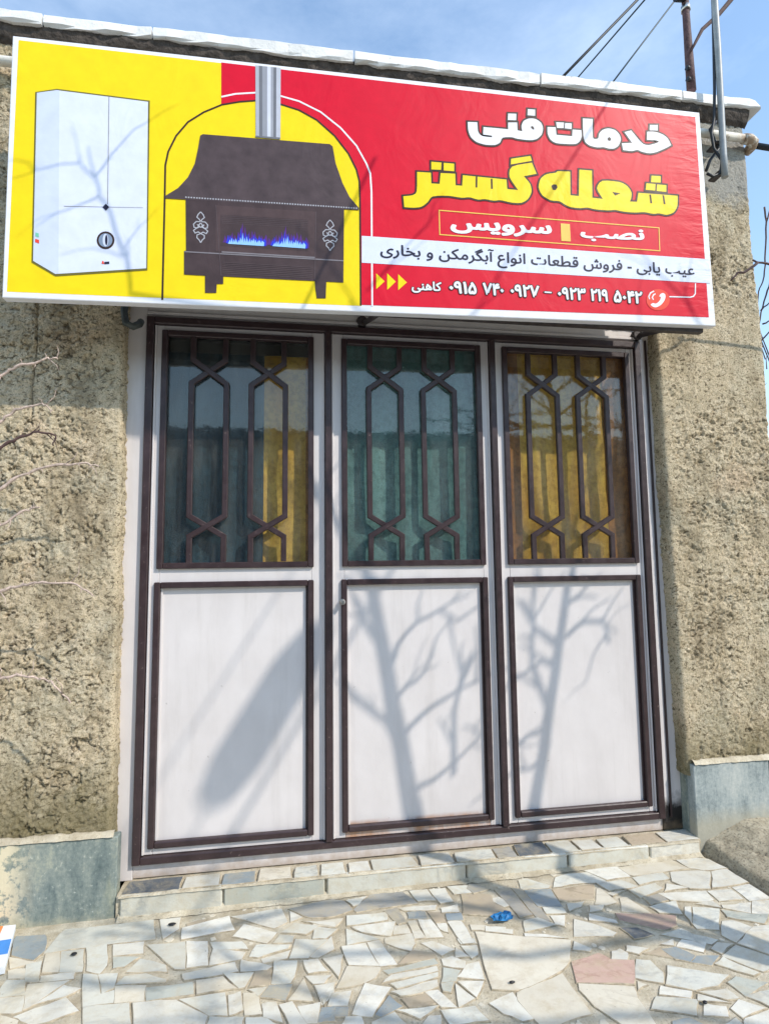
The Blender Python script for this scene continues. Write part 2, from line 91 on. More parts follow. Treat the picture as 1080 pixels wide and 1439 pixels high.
PRINT={'corners': [[(-0.4612,3.4506),(2.6596,3.4859),(2.6701,2.3896),(-0.4495,2.3335)]],'yellow': [[(-0.4376,3.4334),(0.9768,3.4458),(0.9684,2.385),(-0.4327,2.3579)]],'red': [[(0.3669,3.4428),(2.6343,3.4583),(2.6352,2.4299),(0.9669,2.3897),(0.9684,2.3898),(0.966,2.8727),(0.9619,2.9554),(0.9481,3.0107),(0.9139,3.0808),(0.8545,3.1582),(0.7766,3.2232),(0.6898,3.2599),(0.613,3.2807),(0.5127,3.2834),(0.4468,3.2693),(0.3697,3.246)]],'arch': [[(0.1495,2.3604),(0.1487,2.7968),(0.1477,2.9456),(0.1581,3.0085),(0.1883,3.083),(0.235,3.151),(0.2988,3.2037),(0.3717,3.2463),(0.4458,3.2691),(0.5124,3.2828),(0.6137,3.2805),(0.699,3.2611),(0.7766,3.2236),(0.8545,3.1579),(0.9153,3.0806),(0.9498,3.0098),(0.9626,2.9555),(0.9646,2.8726),(0.9643,2.3865)]],'whiteline': [[(0.3695,3.2826),(0.4288,3.3038),(0.5121,3.3198),(0.6177,3.3182),(0.699,3.3031),(0.7939,3.2631),(0.8809,3.1983),(0.9506,3.1218),(0.994,3.0423),(1.0113,2.9975),(1.0158,2.9143),(1.0142,2.386)]],'band': [[(0.9709,2.703),(2.6541,2.7219),(2.6549,2.6003),(0.9699,2.5801)]],'flue0': [[(0.5109,3.4471),(0.5261,3.4475),(0.53,3.1153),(0.5154,3.1152)]],'flue1': [[(0.5261,3.4475),(0.5405,3.4478),(0.5438,3.1155),(0.53,3.1153)]],'flue2': [[(0.5405,3.4478),(0.5617,3.4483),(0.5641,3.1157),(0.5438,3.1155)]],'flue3': [[(0.5617,3.4483),(0.577,3.4487),(0.5787,3.1159),(0.5641,3.1157)]],'flue4': [[(0.577,3.4487),(0.5889,3.449),(0.5902,3.116),(0.5787,3.1159)]],'flue5': [[(0.5889,3.449),(0.6008,3.4493),(0.6016,3.1161),(0.5902,3.116)]],'flue6': [[(0.6008,3.4493),(0.6196,3.4497),(0.6196,3.1163),(0.6016,3.1161)]],'flue_lip': [[(0.5139,3.1196),(0.6187,3.1222),(0.6188,3.113),(0.514,3.1123)]],'hood': [[(0.2861,3.094),(0.2965,3.1014),(0.8327,3.1154),(0.8456,3.1057),(0.8584,3.0282),(0.8884,2.939),(0.9184,2.8775),(0.959,2.8308),(0.9589,2.8198),(0.151,2.7996),(0.1508,2.8101),(0.2012,2.8498),(0.2399,2.902),(0.2666,2.9668),(0.279,3.0394)]],'hood_dots': [[(0.2337,2.8117),(0.9485,2.8271)]],'stove': [[(0.2323,2.8028),(0.8947,2.8186),(0.8896,2.4839),(0.8166,2.4834),(0.8139,2.409),(0.7761,2.4066),(0.7702,2.4476),(0.7677,2.4827),(0.3892,2.4767),(0.3896,2.444),(0.3633,2.4423),(0.3623,2.4036),(0.3172,2.4007),(0.316,2.475),(0.2325,2.4743),(0.2305,2.577),(0.2383,2.5776)]],'recess': [[(0.3541,2.7877),(0.7721,2.7958),(0.7703,2.592),(0.3796,2.5859),(0.3572,2.5842)]],'recess2': [[(0.3748,2.7473),(0.7381,2.7559),(0.7383,2.6136),(0.3768,2.6092)]],'ledge': [[(0.2321,2.5754),(0.891,2.5849),(0.8909,2.5795),(0.2322,2.5703)]],'ledge2': [[(0.3812,2.586),(0.7677,2.5909),(0.7677,2.5846),(0.3813,2.58)]],'flame_violet': [[(0.3846,2.6255),(0.3886,2.6313),(0.3941,2.6576),(0.4021,2.6322),(0.4078,2.6595),(0.4156,2.6434),(0.4242,2.6729),(0.4293,2.6386),(0.4339,2.6631),(0.4429,2.6385),(0.4469,2.6777),(0.4563,2.6623),(0.465,2.7192),(0.4702,2.6464),(0.4748,2.7041),(0.4838,2.65),(0.4933,2.684),(0.4976,2.6437),(0.505,2.6885),(0.5114,2.6492),(0.5152,2.6854),(0.5252,2.6429),(0.5354,2.6733),(0.539,2.6466),(0.5441,2.6691),(0.5528,2.6489),(0.5627,2.6738),(0.57,2.6456),(0.5685,2.6243)],[(0.5668,2.6294),(0.5708,2.6413),(0.5744,2.6616),(0.5838,2.6422),(0.5906,2.6614),(0.5967,2.6434),(0.6061,2.6788),(0.6097,2.6482),(0.6179,2.6779),(0.6227,2.644),(0.6267,2.6932),(0.6356,2.667),(0.6453,2.7217),(0.6488,2.6533),(0.6575,2.692),(0.6618,2.6549),(0.6685,2.6883),(0.6749,2.6534),(0.6796,2.6865),(0.688,2.661),(0.6912,2.696),(0.7012,2.6584),(0.709,2.6877),(0.7144,2.6481),(0.718,2.6602),(0.7275,2.6534),(0.7306,2.6779),(0.7441,2.6488),(0.7425,2.6272)]],'flame_blue': [[(0.3975,2.623),(0.4014,2.6335),(0.4058,2.6603),(0.4119,2.6334),(0.4147,2.6604),(0.4224,2.6346),(0.4245,2.6525),(0.4329,2.6326),(0.4366,2.6481),(0.4434,2.6373),(0.4473,2.6668),(0.4539,2.641),(0.458,2.696),(0.4644,2.643),(0.4679,2.6764),(0.475,2.6447),(0.4788,2.6757),(0.4856,2.6455),(0.4881,2.6714),(0.4963,2.6364),(0.5031,2.6582),(0.5068,2.6401),(0.5108,2.6722),(0.5175,2.6401),(0.5197,2.6613),(0.5281,2.6445),(0.5362,2.6638),(0.5388,2.6433),(0.5409,2.6577),(0.5494,2.6431),(0.5564,2.6562),(0.5634,2.6415),(0.5619,2.622)],[(0.58,2.6269),(0.5841,2.6349),(0.5893,2.6524),(0.5939,2.6431),(0.5971,2.6677),(0.6039,2.6372),(0.6059,2.651),(0.6138,2.6362),(0.6205,2.6671),(0.6237,2.6474),(0.6289,2.6768),(0.6337,2.6442),(0.6395,2.6968),(0.6436,2.6516),(0.6501,2.6852),(0.6537,2.6469),(0.6557,2.6831),(0.6637,2.6422),(0.6685,2.6631),(0.6737,2.6477),(0.6764,2.6788),(0.6837,2.647),(0.6888,2.6704),(0.6937,2.645),(0.7007,2.6618),(0.7038,2.6425),(0.7081,2.6574),(0.7139,2.643),(0.7173,2.6619),(0.7239,2.6475),(0.7265,2.662),(0.7374,2.6447),(0.7357,2.6249)]],'flame_cyan': [[(0.4056,2.6202),(0.4096,2.6277),(0.4145,2.6397),(0.4184,2.6271),(0.4209,2.6479),(0.4273,2.6256),(0.4308,2.6422),(0.4361,2.6283),(0.4377,2.6472),(0.445,2.6266),(0.4507,2.6408),(0.4538,2.6305),(0.4558,2.6533),(0.4626,2.6371),(0.4651,2.6733),(0.4715,2.6298),(0.474,2.6524),(0.4804,2.6322),(0.4821,2.6589),(0.4893,2.632),(0.4963,2.6517),(0.4982,2.6328),(0.504,2.6466),(0.5071,2.6375),(0.5113,2.652),(0.5161,2.6337),(0.518,2.6478),(0.5251,2.633),(0.5315,2.646),(0.534,2.6347),(0.5359,2.6464),(0.543,2.6339),(0.5458,2.6446),(0.5552,2.6373),(0.5537,2.6213)],[(0.5883,2.6241),(0.5924,2.6291),(0.5983,2.6404),(0.6006,2.6309),(0.6064,2.6483),(0.6089,2.6297),(0.6148,2.6505),(0.6172,2.6299),(0.6229,2.6428),(0.6254,2.6348),(0.6279,2.6497),(0.6337,2.6352),(0.636,2.667),(0.642,2.6372),(0.6463,2.6666),(0.6503,2.6438),(0.6519,2.6744),(0.6587,2.6372),(0.6627,2.6565),(0.667,2.6378),(0.669,2.6582),(0.6754,2.6383),(0.6788,2.6517),(0.6837,2.643),(0.6885,2.6609),(0.6921,2.6397),(0.6953,2.6572),(0.7005,2.6384),(0.7067,2.6542),(0.7088,2.6379),(0.7145,2.6459),(0.7172,2.6385),(0.7196,2.6511),(0.729,2.6405),(0.7273,2.6243)]],'grill': [[(0.3859,2.5387),(0.7593,2.5432),(0.7593,2.5414),(0.3859,2.537)],[(0.386,2.5309),(0.7593,2.5352),(0.7593,2.5334),(0.386,2.5292)],[(0.3861,2.5231),(0.7593,2.5272),(0.7593,2.5255),(0.3861,2.5214)],[(0.3862,2.5153),(0.7593,2.5193),(0.7593,2.5175),(0.3862,2.5136)],[(0.3863,2.5076),(0.7593,2.5113),(0.7593,2.5095),(0.3863,2.5058)],[(0.3864,2.4998),(0.7593,2.5033),(0.7593,2.5016),(0.3865,2.4981)],[(0.3865,2.492),(0.7593,2.4954),(0.7593,2.4936),(0.3866,2.4903)],[(0.3789,2.7423),(0.7381,2.7514),(0.7381,2.75),(0.379,2.741)],[(0.3791,2.7344),(0.7382,2.7433),(0.7382,2.7419),(0.3791,2.7331)],[(0.3792,2.7265),(0.7382,2.7352),(0.7382,2.7338),(0.3792,2.7252)],[(0.3793,2.7187),(0.7382,2.7271),(0.7382,2.7257),(0.3793,2.7173)],[(0.3794,2.7108),(0.7382,2.719),(0.7382,2.7177),(0.3794,2.7094)],[(0.3533,2.7876),(0.3557,2.7878),(0.3819,2.4779),(0.3796,2.4778)],[(0.7712,2.7957),(0.7738,2.796),(0.7694,2.4846),(0.7669,2.4844)]],'ornament': [[(0.2937,2.7524),(0.3043,2.7405),(0.3093,2.7284),(0.2999,2.7194),(0.2945,2.7096)],[(0.2977,2.7088),(0.312,2.7093),(0.3234,2.6974),(0.3212,2.6834),(0.3093,2.6804),(0.3028,2.6889),(0.309,2.697)],[(0.2988,2.6862),(0.3141,2.678),(0.3239,2.6695),(0.3177,2.658),(0.3048,2.6638),(0.2954,2.6566)],[(0.2954,2.6566),(0.3098,2.65),(0.3108,2.6379),(0.3022,2.629),(0.2961,2.6167)],[(0.2946,2.7035),(0.3027,2.6933),(0.2949,2.6826)],[(0.2937,2.7524),(0.2836,2.7398),(0.279,2.7274),(0.2887,2.719),(0.2945,2.7096)],[(0.2913,2.7086),(0.277,2.7082),(0.2661,2.6957),(0.2687,2.6818),(0.2807,2.6796),(0.2869,2.6885),(0.2804,2.6961)],[(0.2909,2.686),(0.2759,2.6768),(0.2666,2.6679),(0.2731,2.6568),(0.2857,2.6632),(0.2954,2.6566)],[(0.2954,2.6566),(0.2812,2.6492),(0.2806,2.6371),(0.2895,2.6286),(0.2961,2.6167)],[(0.2946,2.7035),(0.2868,2.6928),(0.2949,2.6826)],[(0.8334,2.7632),(0.8445,2.7509),(0.8496,2.7384),(0.8393,2.729),(0.8333,2.7189)],[(0.8367,2.7181),(0.8521,2.7186),(0.8641,2.7063),(0.8614,2.6918),(0.8486,2.6887),(0.8418,2.6975),(0.8487,2.7058)],[(0.8375,2.6947),(0.8537,2.6861),(0.864,2.6774),(0.8571,2.6655),(0.8434,2.6714),(0.8332,2.6639)],[(0.8332,2.6639),(0.8485,2.6572),(0.8493,2.6446),(0.8399,2.6354),(0.833,2.6227)],[(0.8333,2.7126),(0.8418,2.702),(0.8332,2.6909)],[(0.8334,2.7632),(0.8223,2.7502),(0.8171,2.7373),(0.8273,2.7286),(0.8333,2.7189)],[(0.8299,2.7179),(0.8145,2.7174),(0.8026,2.7044),(0.8051,2.6901),(0.8179,2.6878),(0.8247,2.697),(0.8179,2.7049)],[(0.829,2.6944),(0.8128,2.6849),(0.8025,2.6757),(0.8093,2.6642),(0.8229,2.6708),(0.8332,2.6639)],[(0.8332,2.6639),(0.8178,2.6563),(0.8169,2.6438),(0.8263,2.635),(0.833,2.6227)],[(0.8333,2.7126),(0.8247,2.7015),(0.8332,2.6909)]],'heater_edge': [[(-0.3646,3.2118),(-0.2839,3.236),(0.0793,3.2287),(0.0886,2.4824),(-0.2582,2.4325),(-0.348,2.484)]],'heater': [[(-0.358,3.2082),(-0.2837,3.2297),(0.0725,3.222),(0.0839,2.4906),(-0.2586,2.442),(-0.342,2.4904)]],'heater_side': [[(-0.358,3.2082),(-0.2837,3.2297),(-0.2738,3.2297),(-0.2469,2.4434),(-0.2586,2.442),(-0.342,2.4904)]],'heater_lines': [[(-0.0827,3.2268),(-0.0804,3.227),(-0.0712,2.7535),(-0.0734,2.7533)],[(-0.2374,2.7303),(0.0648,2.7509),(0.0649,2.7496),(-0.2374,2.7285)]],'heater_diamond': [[(-0.079,2.754),(-0.0653,2.7404),(-0.078,2.7243),(-0.0917,2.738)]],'knob': [[(-0.0411,2.6003),(-0.0424,2.5885),(-0.0469,2.5775),(-0.0542,2.5685),(-0.0635,2.5624),(-0.0739,2.5597),(-0.0844,2.5608),(-0.094,2.5654),(-0.1018,2.5732),(-0.1069,2.5833),(-0.1089,2.5949),(-0.1077,2.6067),(-0.1032,2.6177),(-0.096,2.6267),(-0.0867,2.6329),(-0.0763,2.6356),(-0.0657,2.6346),(-0.0561,2.63),(-0.0483,2.6222),(-0.0431,2.6119)]],'knob_in': [[(-0.0488,2.5997),(-0.0498,2.5905),(-0.0533,2.582),(-0.0589,2.5751),(-0.0661,2.5703),(-0.0742,2.5683),(-0.0823,2.5691),(-0.0898,2.5727),(-0.0958,2.5787),(-0.0997,2.5866),(-0.1013,2.5955),(-0.1003,2.6047),(-0.0969,2.6132),(-0.0913,2.6201),(-0.0841,2.6249),(-0.076,2.627),(-0.0679,2.6262),(-0.0604,2.6226),(-0.0544,2.6166),(-0.0504,2.6087)]],'knob_grip': [[(-0.0642,2.5985),(-0.0644,2.5901),(-0.0658,2.5825),(-0.068,2.5763),(-0.0709,2.5723),(-0.0743,2.5707),(-0.0777,2.5718),(-0.0808,2.5753),(-0.0835,2.5811),(-0.0852,2.5885),(-0.086,2.5967),(-0.0858,2.6051),(-0.0845,2.6127),(-0.0822,2.6189),(-0.0793,2.623),(-0.076,2.6246),(-0.0725,2.6235),(-0.0694,2.6199),(-0.0667,2.6141),(-0.065,2.6067)]],'knob_dark': [[(-0.0669,2.5983),(-0.0669,2.5914),(-0.0674,2.5852),(-0.0684,2.5803),(-0.0696,2.5771),(-0.0711,2.5759),(-0.0727,2.5768),(-0.0742,2.5798),(-0.0754,2.5846),(-0.0763,2.5907),(-0.0768,2.5975),(-0.0767,2.6043),(-0.0762,2.6105),(-0.0753,2.6155),(-0.074,2.6187),(-0.0725,2.6199),(-0.071,2.619),(-0.0695,2.6159),(-0.0682,2.6111),(-0.0674,2.605)]],'logo_red': [[(-0.0872,2.4971),(-0.0843,2.5095),(-0.0799,2.508),(-0.0763,2.4967)]],'logo_dark': [[(-0.0766,2.5052),(-0.0581,2.5084),(-0.0577,2.4981),(-0.0763,2.4961)]],'sticker_green': [[(-0.3379,2.609),(-0.3256,2.6058),(-0.3249,2.5896),(-0.3378,2.5928)]],'sticker_red': [[(-0.3379,2.5825),(-0.3234,2.5789),(-0.3228,2.5638),(-0.3378,2.5687)]],'title_white': [[(2.3835,3.3852),(2.4255,3.3901),(2.4237,3.3606),(2.3806,3.3574)],[(2.3676,3.3484),(2.4125,3.3535),(2.4537,3.3423),(2.4766,3.3244),(2.4914,3.2921),(2.4614,3.2731),(2.412,3.2474),(2.3757,3.236),(2.3346,3.2391),(2.3104,3.2492),(2.2816,3.2375),(2.2348,3.2382),(2.2297,3.2727),(2.284,3.281),(2.247,3.3323),(2.2829,3.3451),(2.3205,3.3012),(2.3428,3.2794),(2.3723,3.2785),(2.4088,3.2918),(2.4285,3.3027),(2.4158,3.3089),(2.3633,3.306)],[(2.034,3.378),(2.0847,3.3811),(2.0799,3.2831),(2.0894,3.2784),(2.1098,3.2835),(2.114,3.3098),(2.1324,3.332),(2.1649,3.3437),(2.1995,3.3385),(2.2216,3.3162),(2.2272,3.2909),(2.2126,3.2576),(2.1885,3.2406),(2.1594,3.2375),(2.1366,3.2436),(2.1017,3.2369),(2.0619,3.2423),(2.0387,3.2585),(2.0326,3.2863)],[(1.8977,3.3423),(1.9374,3.3458),(1.935,3.3171),(1.9011,3.3143)],[(1.9429,3.3436),(1.9759,3.3457),(1.9746,3.3171),(1.9406,3.3166)],[(1.8534,3.3134),(1.8944,3.317),(1.8968,3.2787),(1.9758,3.2808),(1.9796,3.3148),(2.0241,3.317),(2.0249,3.2852),(2.014,3.2589),(1.9933,3.2419),(1.9428,3.2375),(1.8916,3.2358),(1.8648,3.2497),(1.852,3.2793)],[(1.759,3.3928),(1.7951,3.3943),(1.794,3.363),(1.7562,3.3613)],[(1.6613,3.3585),(1.7015,3.3622),(1.6993,3.3293),(1.6586,3.3256)],[(1.4648,3.2935),(1.5104,3.2972),(1.5118,3.2519),(1.5221,3.2365),(1.5353,3.2308),(1.5784,3.2307),(1.5798,3.2386),(1.5367,3.2393),(1.5394,3.2772),(1.6587,3.2798),(1.6598,3.3135),(1.7039,3.3186),(1.7042,3.2794),(1.7272,3.2775),(1.7237,3.3041),(1.7346,3.3306),(1.7628,3.3469),(1.7962,3.3486),(1.8234,3.3325),(1.8324,3.3053),(1.8238,3.2705),(1.7978,3.2451),(1.7642,3.2358),(1.6983,3.2368),(1.6766,3.2428),(1.6273,3.2361),(1.6183,3.2085),(1.5935,3.193),(1.5449,3.1894),(1.5023,3.1985),(1.4762,3.2203),(1.4653,3.2522)]],'title_hole': [[(2.1563,3.2899),(2.1654,3.2983),(2.1749,3.2919),(2.1744,3.2821),(2.1643,3.277),(2.157,3.2819)],[(1.7695,3.3037),(1.7792,3.3105),(1.7871,3.3001),(1.7857,3.2915),(1.7775,3.2934)]],'title_yellow': [[(2.3762,3.1222),(2.4247,3.1248),(2.4226,3.0911),(2.3719,3.0884)],[(2.3471,3.0807),(2.3952,3.0817),(2.3908,3.0472),(2.3413,3.0469)],[(2.4028,3.0802),(2.4519,3.0813),(2.4497,3.0462),(2.3984,3.0465)],[(2.3023,3.0278),(2.509,3.0325),(2.5055,2.9787),(2.4839,2.9435),(2.4445,2.9274),(2.403,2.9341),(2.3759,2.9265),(2.3293,2.9334),(2.2776,2.9252),(2.2178,2.9249),(2.1772,2.9307),(2.1435,2.9241),(2.0772,2.9232),(2.0336,2.9301),(2.0041,2.9224),(1.9533,2.9229),(1.9249,2.9332),(1.9004,2.9488),(1.8537,2.9467),(1.8118,2.9691),(1.7954,3.0068),(1.8078,3.051),(1.8375,3.0769),(1.8883,3.0878),(1.8923,3.0969),(1.9576,3.1006),(1.9538,2.9825),(1.996,2.9828),(2.0043,3.1155),(2.0683,3.1169),(2.0638,2.9805),(2.1168,2.9797),(2.084,3.031),(2.1142,3.074),(2.211,3.0748),(2.2475,3.0578),(2.2684,3.0267),(2.2627,2.9932),(2.2544,2.9793),(2.2921,2.9813)],[(1.2893,3.0804),(1.3365,3.0812),(1.3337,3.0459),(1.2886,3.0434)],[(1.3466,3.0808),(1.3955,3.0817),(1.3946,3.0451),(1.3458,3.0444)],[(1.2228,3.0249),(1.2862,3.0272),(1.2872,2.9759),(1.3255,2.9776),(1.3313,3.0303),(1.3991,3.0337),(1.3998,2.9779),(1.4304,2.9787),(1.4351,3.0303),(1.6423,3.0297),(1.6443,2.9839),(1.6969,2.9833),(1.6533,3.045),(1.6642,3.0981),(1.7692,3.1262),(1.79,3.073),(1.7276,3.0546),(1.7582,3.0198),(1.7638,2.9811),(1.7447,2.9438),(1.7122,2.921),(1.6631,2.9186),(1.6077,2.9276),(1.5797,2.9201),(1.535,2.9257),(1.5039,2.918),(1.4632,2.9281),(1.4289,2.92),(1.3648,2.9258),(1.2874,2.9165),(1.2702,2.886),(1.2398,2.8592),(1.2,2.8522),(1.1619,2.8522),(1.158,2.903),(1.201,2.9105),(1.2211,2.9261)],[(1.6683,3.1343),(1.7633,3.1587),(1.7696,3.1349),(1.6659,3.1062)]],'title_slit': [[(2.359,3.0243),(2.3674,3.0251),(2.3708,2.9812),(2.3616,2.9803)],[(2.4278,3.0271),(2.4363,3.0279),(2.4412,2.9832),(2.4319,2.9823)],[(2.167,3.0193),(2.2078,3.0159),(2.181,3.0024)],[(1.8603,3.0203),(1.8714,3.0285),(1.8858,3.0285),(1.891,3.0161),(1.881,3.0007),(1.8667,3.0008)],[(1.4953,3.0293),(1.5036,3.0301),(1.5015,2.9772),(1.4932,2.9764)],[(1.5663,3.0258),(1.5747,3.0266),(1.5752,2.9773),(1.5669,2.9765)]],'bar': [[(1.8994,2.8394),(1.9444,2.8402),(1.9458,2.7546),(1.8989,2.7539)]],'box': [[(1.3208,2.8518),(2.3996,2.8598),(2.3969,2.7442),(1.3213,2.7373)]],'tri': [[(1.033,2.5355),(1.0696,2.502),(1.0323,2.4643)],[(1.0813,2.5389),(1.1187,2.5039),(1.0803,2.4639)],[(1.1297,2.5387),(1.1681,2.5037),(1.1287,2.4656)]],'phone_disc': [[(2.4336,2.5038),(2.4306,2.4901),(2.4238,2.4771),(2.4134,2.4657),(2.4004,2.4566),(2.3854,2.4505),(2.3697,2.4478),(2.3542,2.4486),(2.34,2.453),(2.3281,2.4605),(2.3192,2.4707),(2.314,2.4829),(2.3127,2.4963),(2.3155,2.5099),(2.3223,2.5229),(2.3325,2.5344),(2.3455,2.5435),(2.3604,2.5497),(2.3761,2.5525),(2.3917,2.5518),(2.406,2.5475),(2.4181,2.5399),(2.4271,2.5296),(2.4324,2.5173)]],'phone': [[(2.4,2.5355),(2.4112,2.5303),(2.413,2.5161),(2.4046,2.4961),(2.3874,2.4757),(2.3644,2.4626),(2.3494,2.4616),(2.3357,2.4692),(2.3325,2.4749),(2.3463,2.4833),(2.3593,2.479),(2.3721,2.4865),(2.3845,2.5008),(2.388,2.5145),(2.3793,2.5173),(2.3863,2.5295)]],'phone_wave': [[(2.349,2.4985),(2.3434,2.5091),(2.3504,2.5222),(2.3614,2.5288)],[(2.3288,2.4998),(2.3261,2.5139),(2.3359,2.5314),(2.3542,2.541)]],'connector': [[(2.4328,2.519),(2.5426,2.5234),(2.5592,2.5288),(2.5701,2.5422),(2.5746,2.5947)]]}
TEXTS=[('سرویس','service',[(1.3716,2.8103),(1.8552,2.8253),(1.3702,2.7483),(1.8526,2.7615)]),('نصب','install',[(1.9963,2.8249),(2.3227,2.8438),(1.9934,2.7625),(2.3186,2.7739)]),('عیب یابی - فروش قطعات انواع آبگرمکن و بخاری','band',[(1.0521,2.6823),(2.577,2.6964),(1.0512,2.5972),(2.5708,2.6067)]),('کاهنی','name',[(1.1867,2.5171),(1.3271,2.5185),(1.1857,2.4551),(1.3258,2.4576)]),('۰۹۱۵','num',[(1.3546,2.5286),(1.4911,2.5296),(1.3531,2.4626),(1.4892,2.4631)]),('۷۴۰','num',[(1.5094,2.5309),(1.6181,2.5316),(1.5075,2.4642),(1.6159,2.4645)]),('۰۹۲۷','num',[(1.6401,2.5331),(1.7866,2.5345),(1.6378,2.4659),(1.7839,2.4667)]),('-','num',[(1.7992,2.5065),(1.8475,2.5063),(1.7987,2.4947),(1.847,2.4944)]),('۰۹۲۳','num',[(1.8674,2.5348),(2.013,2.5359),(1.8645,2.4667),(2.0097,2.4672)]),('۲۱۹','num',[(2.0289,2.537),(2.1247,2.5381),(2.0256,2.4682),(2.1211,2.469)]),('۵۰۴۲','num',[(2.1447,2.5377),(2.2985,2.5391),(2.1411,2.4685),(2.2945,2.4692)])]
TREAD=[-0.016,0.221,0.381,0.53,0.682,0.795,0.915,1.024,1.237,1.4,1.593,1.695,1.857,1.997,2.115,2.248,2.433,2.613]
RISER=[-0.015,0.395,0.821,1.445,1.927,2.334,2.602]
TWIGS=[[(-0.472,-0.3,2.035),(-0.418,-0.3,2.075),(-0.305,-0.3,2.117),(-0.262,-0.3,2.115)],[(-0.464,-0.3,1.848),(-0.41,-0.3,1.902),(-0.312,-0.3,1.931),(-0.273,-0.3,1.903)],[(-0.459,-0.3,1.745),(-0.4,-0.3,1.785),(-0.322,-0.3,1.815),(-0.259,-0.3,1.801),(-0.265,-0.3,1.759)],[(-0.451,-0.3,1.582),(-0.375,-0.3,1.639),(-0.264,-0.3,1.68),(-0.15,-0.3,1.692),(-0.092,-0.3,1.679)],[(-0.445,-0.3,1.441),(-0.355,-0.3,1.502),(-0.305,-0.3,1.512)],[(-0.433,-0.3,1.188),(-0.352,-0.3,1.212),(-0.283,-0.3,1.22),(-0.157,-0.3,1.208),(-0.094,-0.3,1.162)],[(-0.418,-0.3,0.859),(-0.355,-0.3,0.871),(-0.301,-0.3,0.861),(-0.236,-0.3,0.841),(-0.164,-0.3,0.756)]]
RTWIGS=[[(3.104,-0.32,2.744),(3.027,-0.32,2.747),(2.962,-0.32,2.751),(2.934,-0.32,2.762)],[(2.962,-0.32,2.751),(2.882,-0.32,2.693),(2.844,-0.32,2.69),(2.804,-0.32,2.648)],[(4.536,1.2,4.201),(4.545,1.2,4.076),(4.521,1.2,3.868),(4.502,1.2,3.691),(4.466,1.2,3.544),(4.42,1.2,3.455),(4.382,1.2,3.181)],[(4.537,1.2,3.549),(4.488,1.2,3.43),(4.429,1.2,3.283),(4.384,1.2,3.11)],[(4.43,1.2,3.298),(4.522,1.2,3.375)],[(4.545,1.2,4.076),(4.592,1.2,4.198)],[(4.437,1.2,3.184),(4.509,1.2,3.217)],[(4.409,1.2,3.041),(4.502,1.2,3.131)]]
BRANCH=[(3.467,0.02,4.886),(3.243,0.02,4.604),(3.157,0.02,4.499),(3.041,0.02,4.386),(2.992,0.02,4.298),(2.951,0.02,4.225)]
POST=[(2.964,0.05,4.749),(2.964,0.05,4.594),(2.964,0.05,4.401),(2.965,0.05,4.211),(2.966,0.05,4.008)]
CONDUIT=[(2.936,-0.2,4.602),(2.935,-0.2,4.262),(2.934,-0.2,4.051),(2.928,-0.2,3.747),(2.924,-0.2,3.577),(2.922,-0.2,3.408),(2.92,-0.2,3.286)]
CABLE=[(2.941,-0.185,4.621),(2.934,-0.185,4.278),(2.923,-0.185,4.065),(2.909,-0.185,3.802),(2.894,-0.185,3.628),(2.872,-0.185,3.541),(2.879,-0.185,3.457),(2.923,-0.185,3.394),(2.908,-0.185,3.317),(2.863,-0.185,3.296),(2.829,-0.185,3.309)]
CABLE2=[(2.926,-0.16,3.636),(2.887,-0.16,3.588),(2.909,-0.16,3.522),(2.933,-0.16,3.482),(2.874,-0.16,3.408),(2.847,-0.16,3.346)]
WIRES=[[(3.577,3.2,6.829),(12.736,3.0,17.078)],[(4.857,-9.0,4.562),(1.678,6.0,5.038)],[(4.268,3.2,6.821),(12.963,3.0,18.562)]]
WIRE4=[(3.874,-2.535,4.631),(4.031,-3.27,4.609),(4.346,-4.74,4.564),(5.291,-9.15,4.429)]
CLOSURE=((4.026,-3.27,4.884),(-0.21,0.98,0.03))
TRUNKS=[[(1.0,1.283),(1.057,1.181),(1.122,0.811),(1.216,0.253),(1.247,0.06)],[(2.083,1.271),(2.055,1.164),(1.967,0.71),(1.853,0.176),(1.823,0.046)]]
TBR=[[(1.131,0.778),(1.174,0.892),(1.28,1.007),(1.387,1.055),(1.475,1.002)],[(1.157,0.629),(1.223,0.708),(1.311,0.771),(1.355,0.853)],[(1.21,0.495),(1.343,0.603),(1.485,0.68),(1.564,0.71)],[(1.215,0.221),(1.336,0.261),(1.477,0.365),(1.586,0.458)],[(1.44,0.286),(1.447,0.565),(1.494,0.763),(1.554,0.863)],[(1.106,0.895),(1.038,0.98),(0.988,1.081)],[(1.208,0.414),(1.118,0.549),(1.001,0.636),(0.935,0.72)],[(2.04,1.075),(2.11,1.109),(2.171,1.162)],[(2.044,0.916),(2.143,0.984),(2.24,0.988),(2.273,0.874)],[(1.938,0.54),(1.851,0.783),(1.866,0.991),(1.888,1.167)],[(1.981,0.761),(1.907,0.799),(1.794,0.734)],[(1.931,0.472),(1.82,0.445),(1.745,0.382)],[(1.996,0.865),(1.876,0.956),(1.807,1.098)],[(1.907,0.339),(1.84,0.293),(1.759,0.281)]]
HBR=[[(0.025,2.38),(0.01,2.489),(-0.013,2.561),(-0.062,2.711),(-0.108,2.781),(-0.128,2.86),(-0.187,2.917),(-0.26,2.906),(-0.35,2.869),(-0.434,2.83)],[(-0.128,2.86),(-0.07,2.963),(0.016,3.088),(0.106,3.162),(0.197,3.229)],[(-0.108,2.781),(-0.184,2.737),(-0.268,2.693),(-0.34,2.632)],[(-0.013,2.561),(0.018,2.613),(0.083,2.699),(0.127,2.759)],[(-0.187,2.917),(-0.191,2.951)],[(-0.002,2.531),(-0.123,2.558),(-0.246,2.519)]]

# ------------------------------------------------------------------ helpers
rnd = random.Random(11)


def link(o, parent=None):
    COL.objects.link(o)
    if parent is not None:
        o.parent = parent
    return o


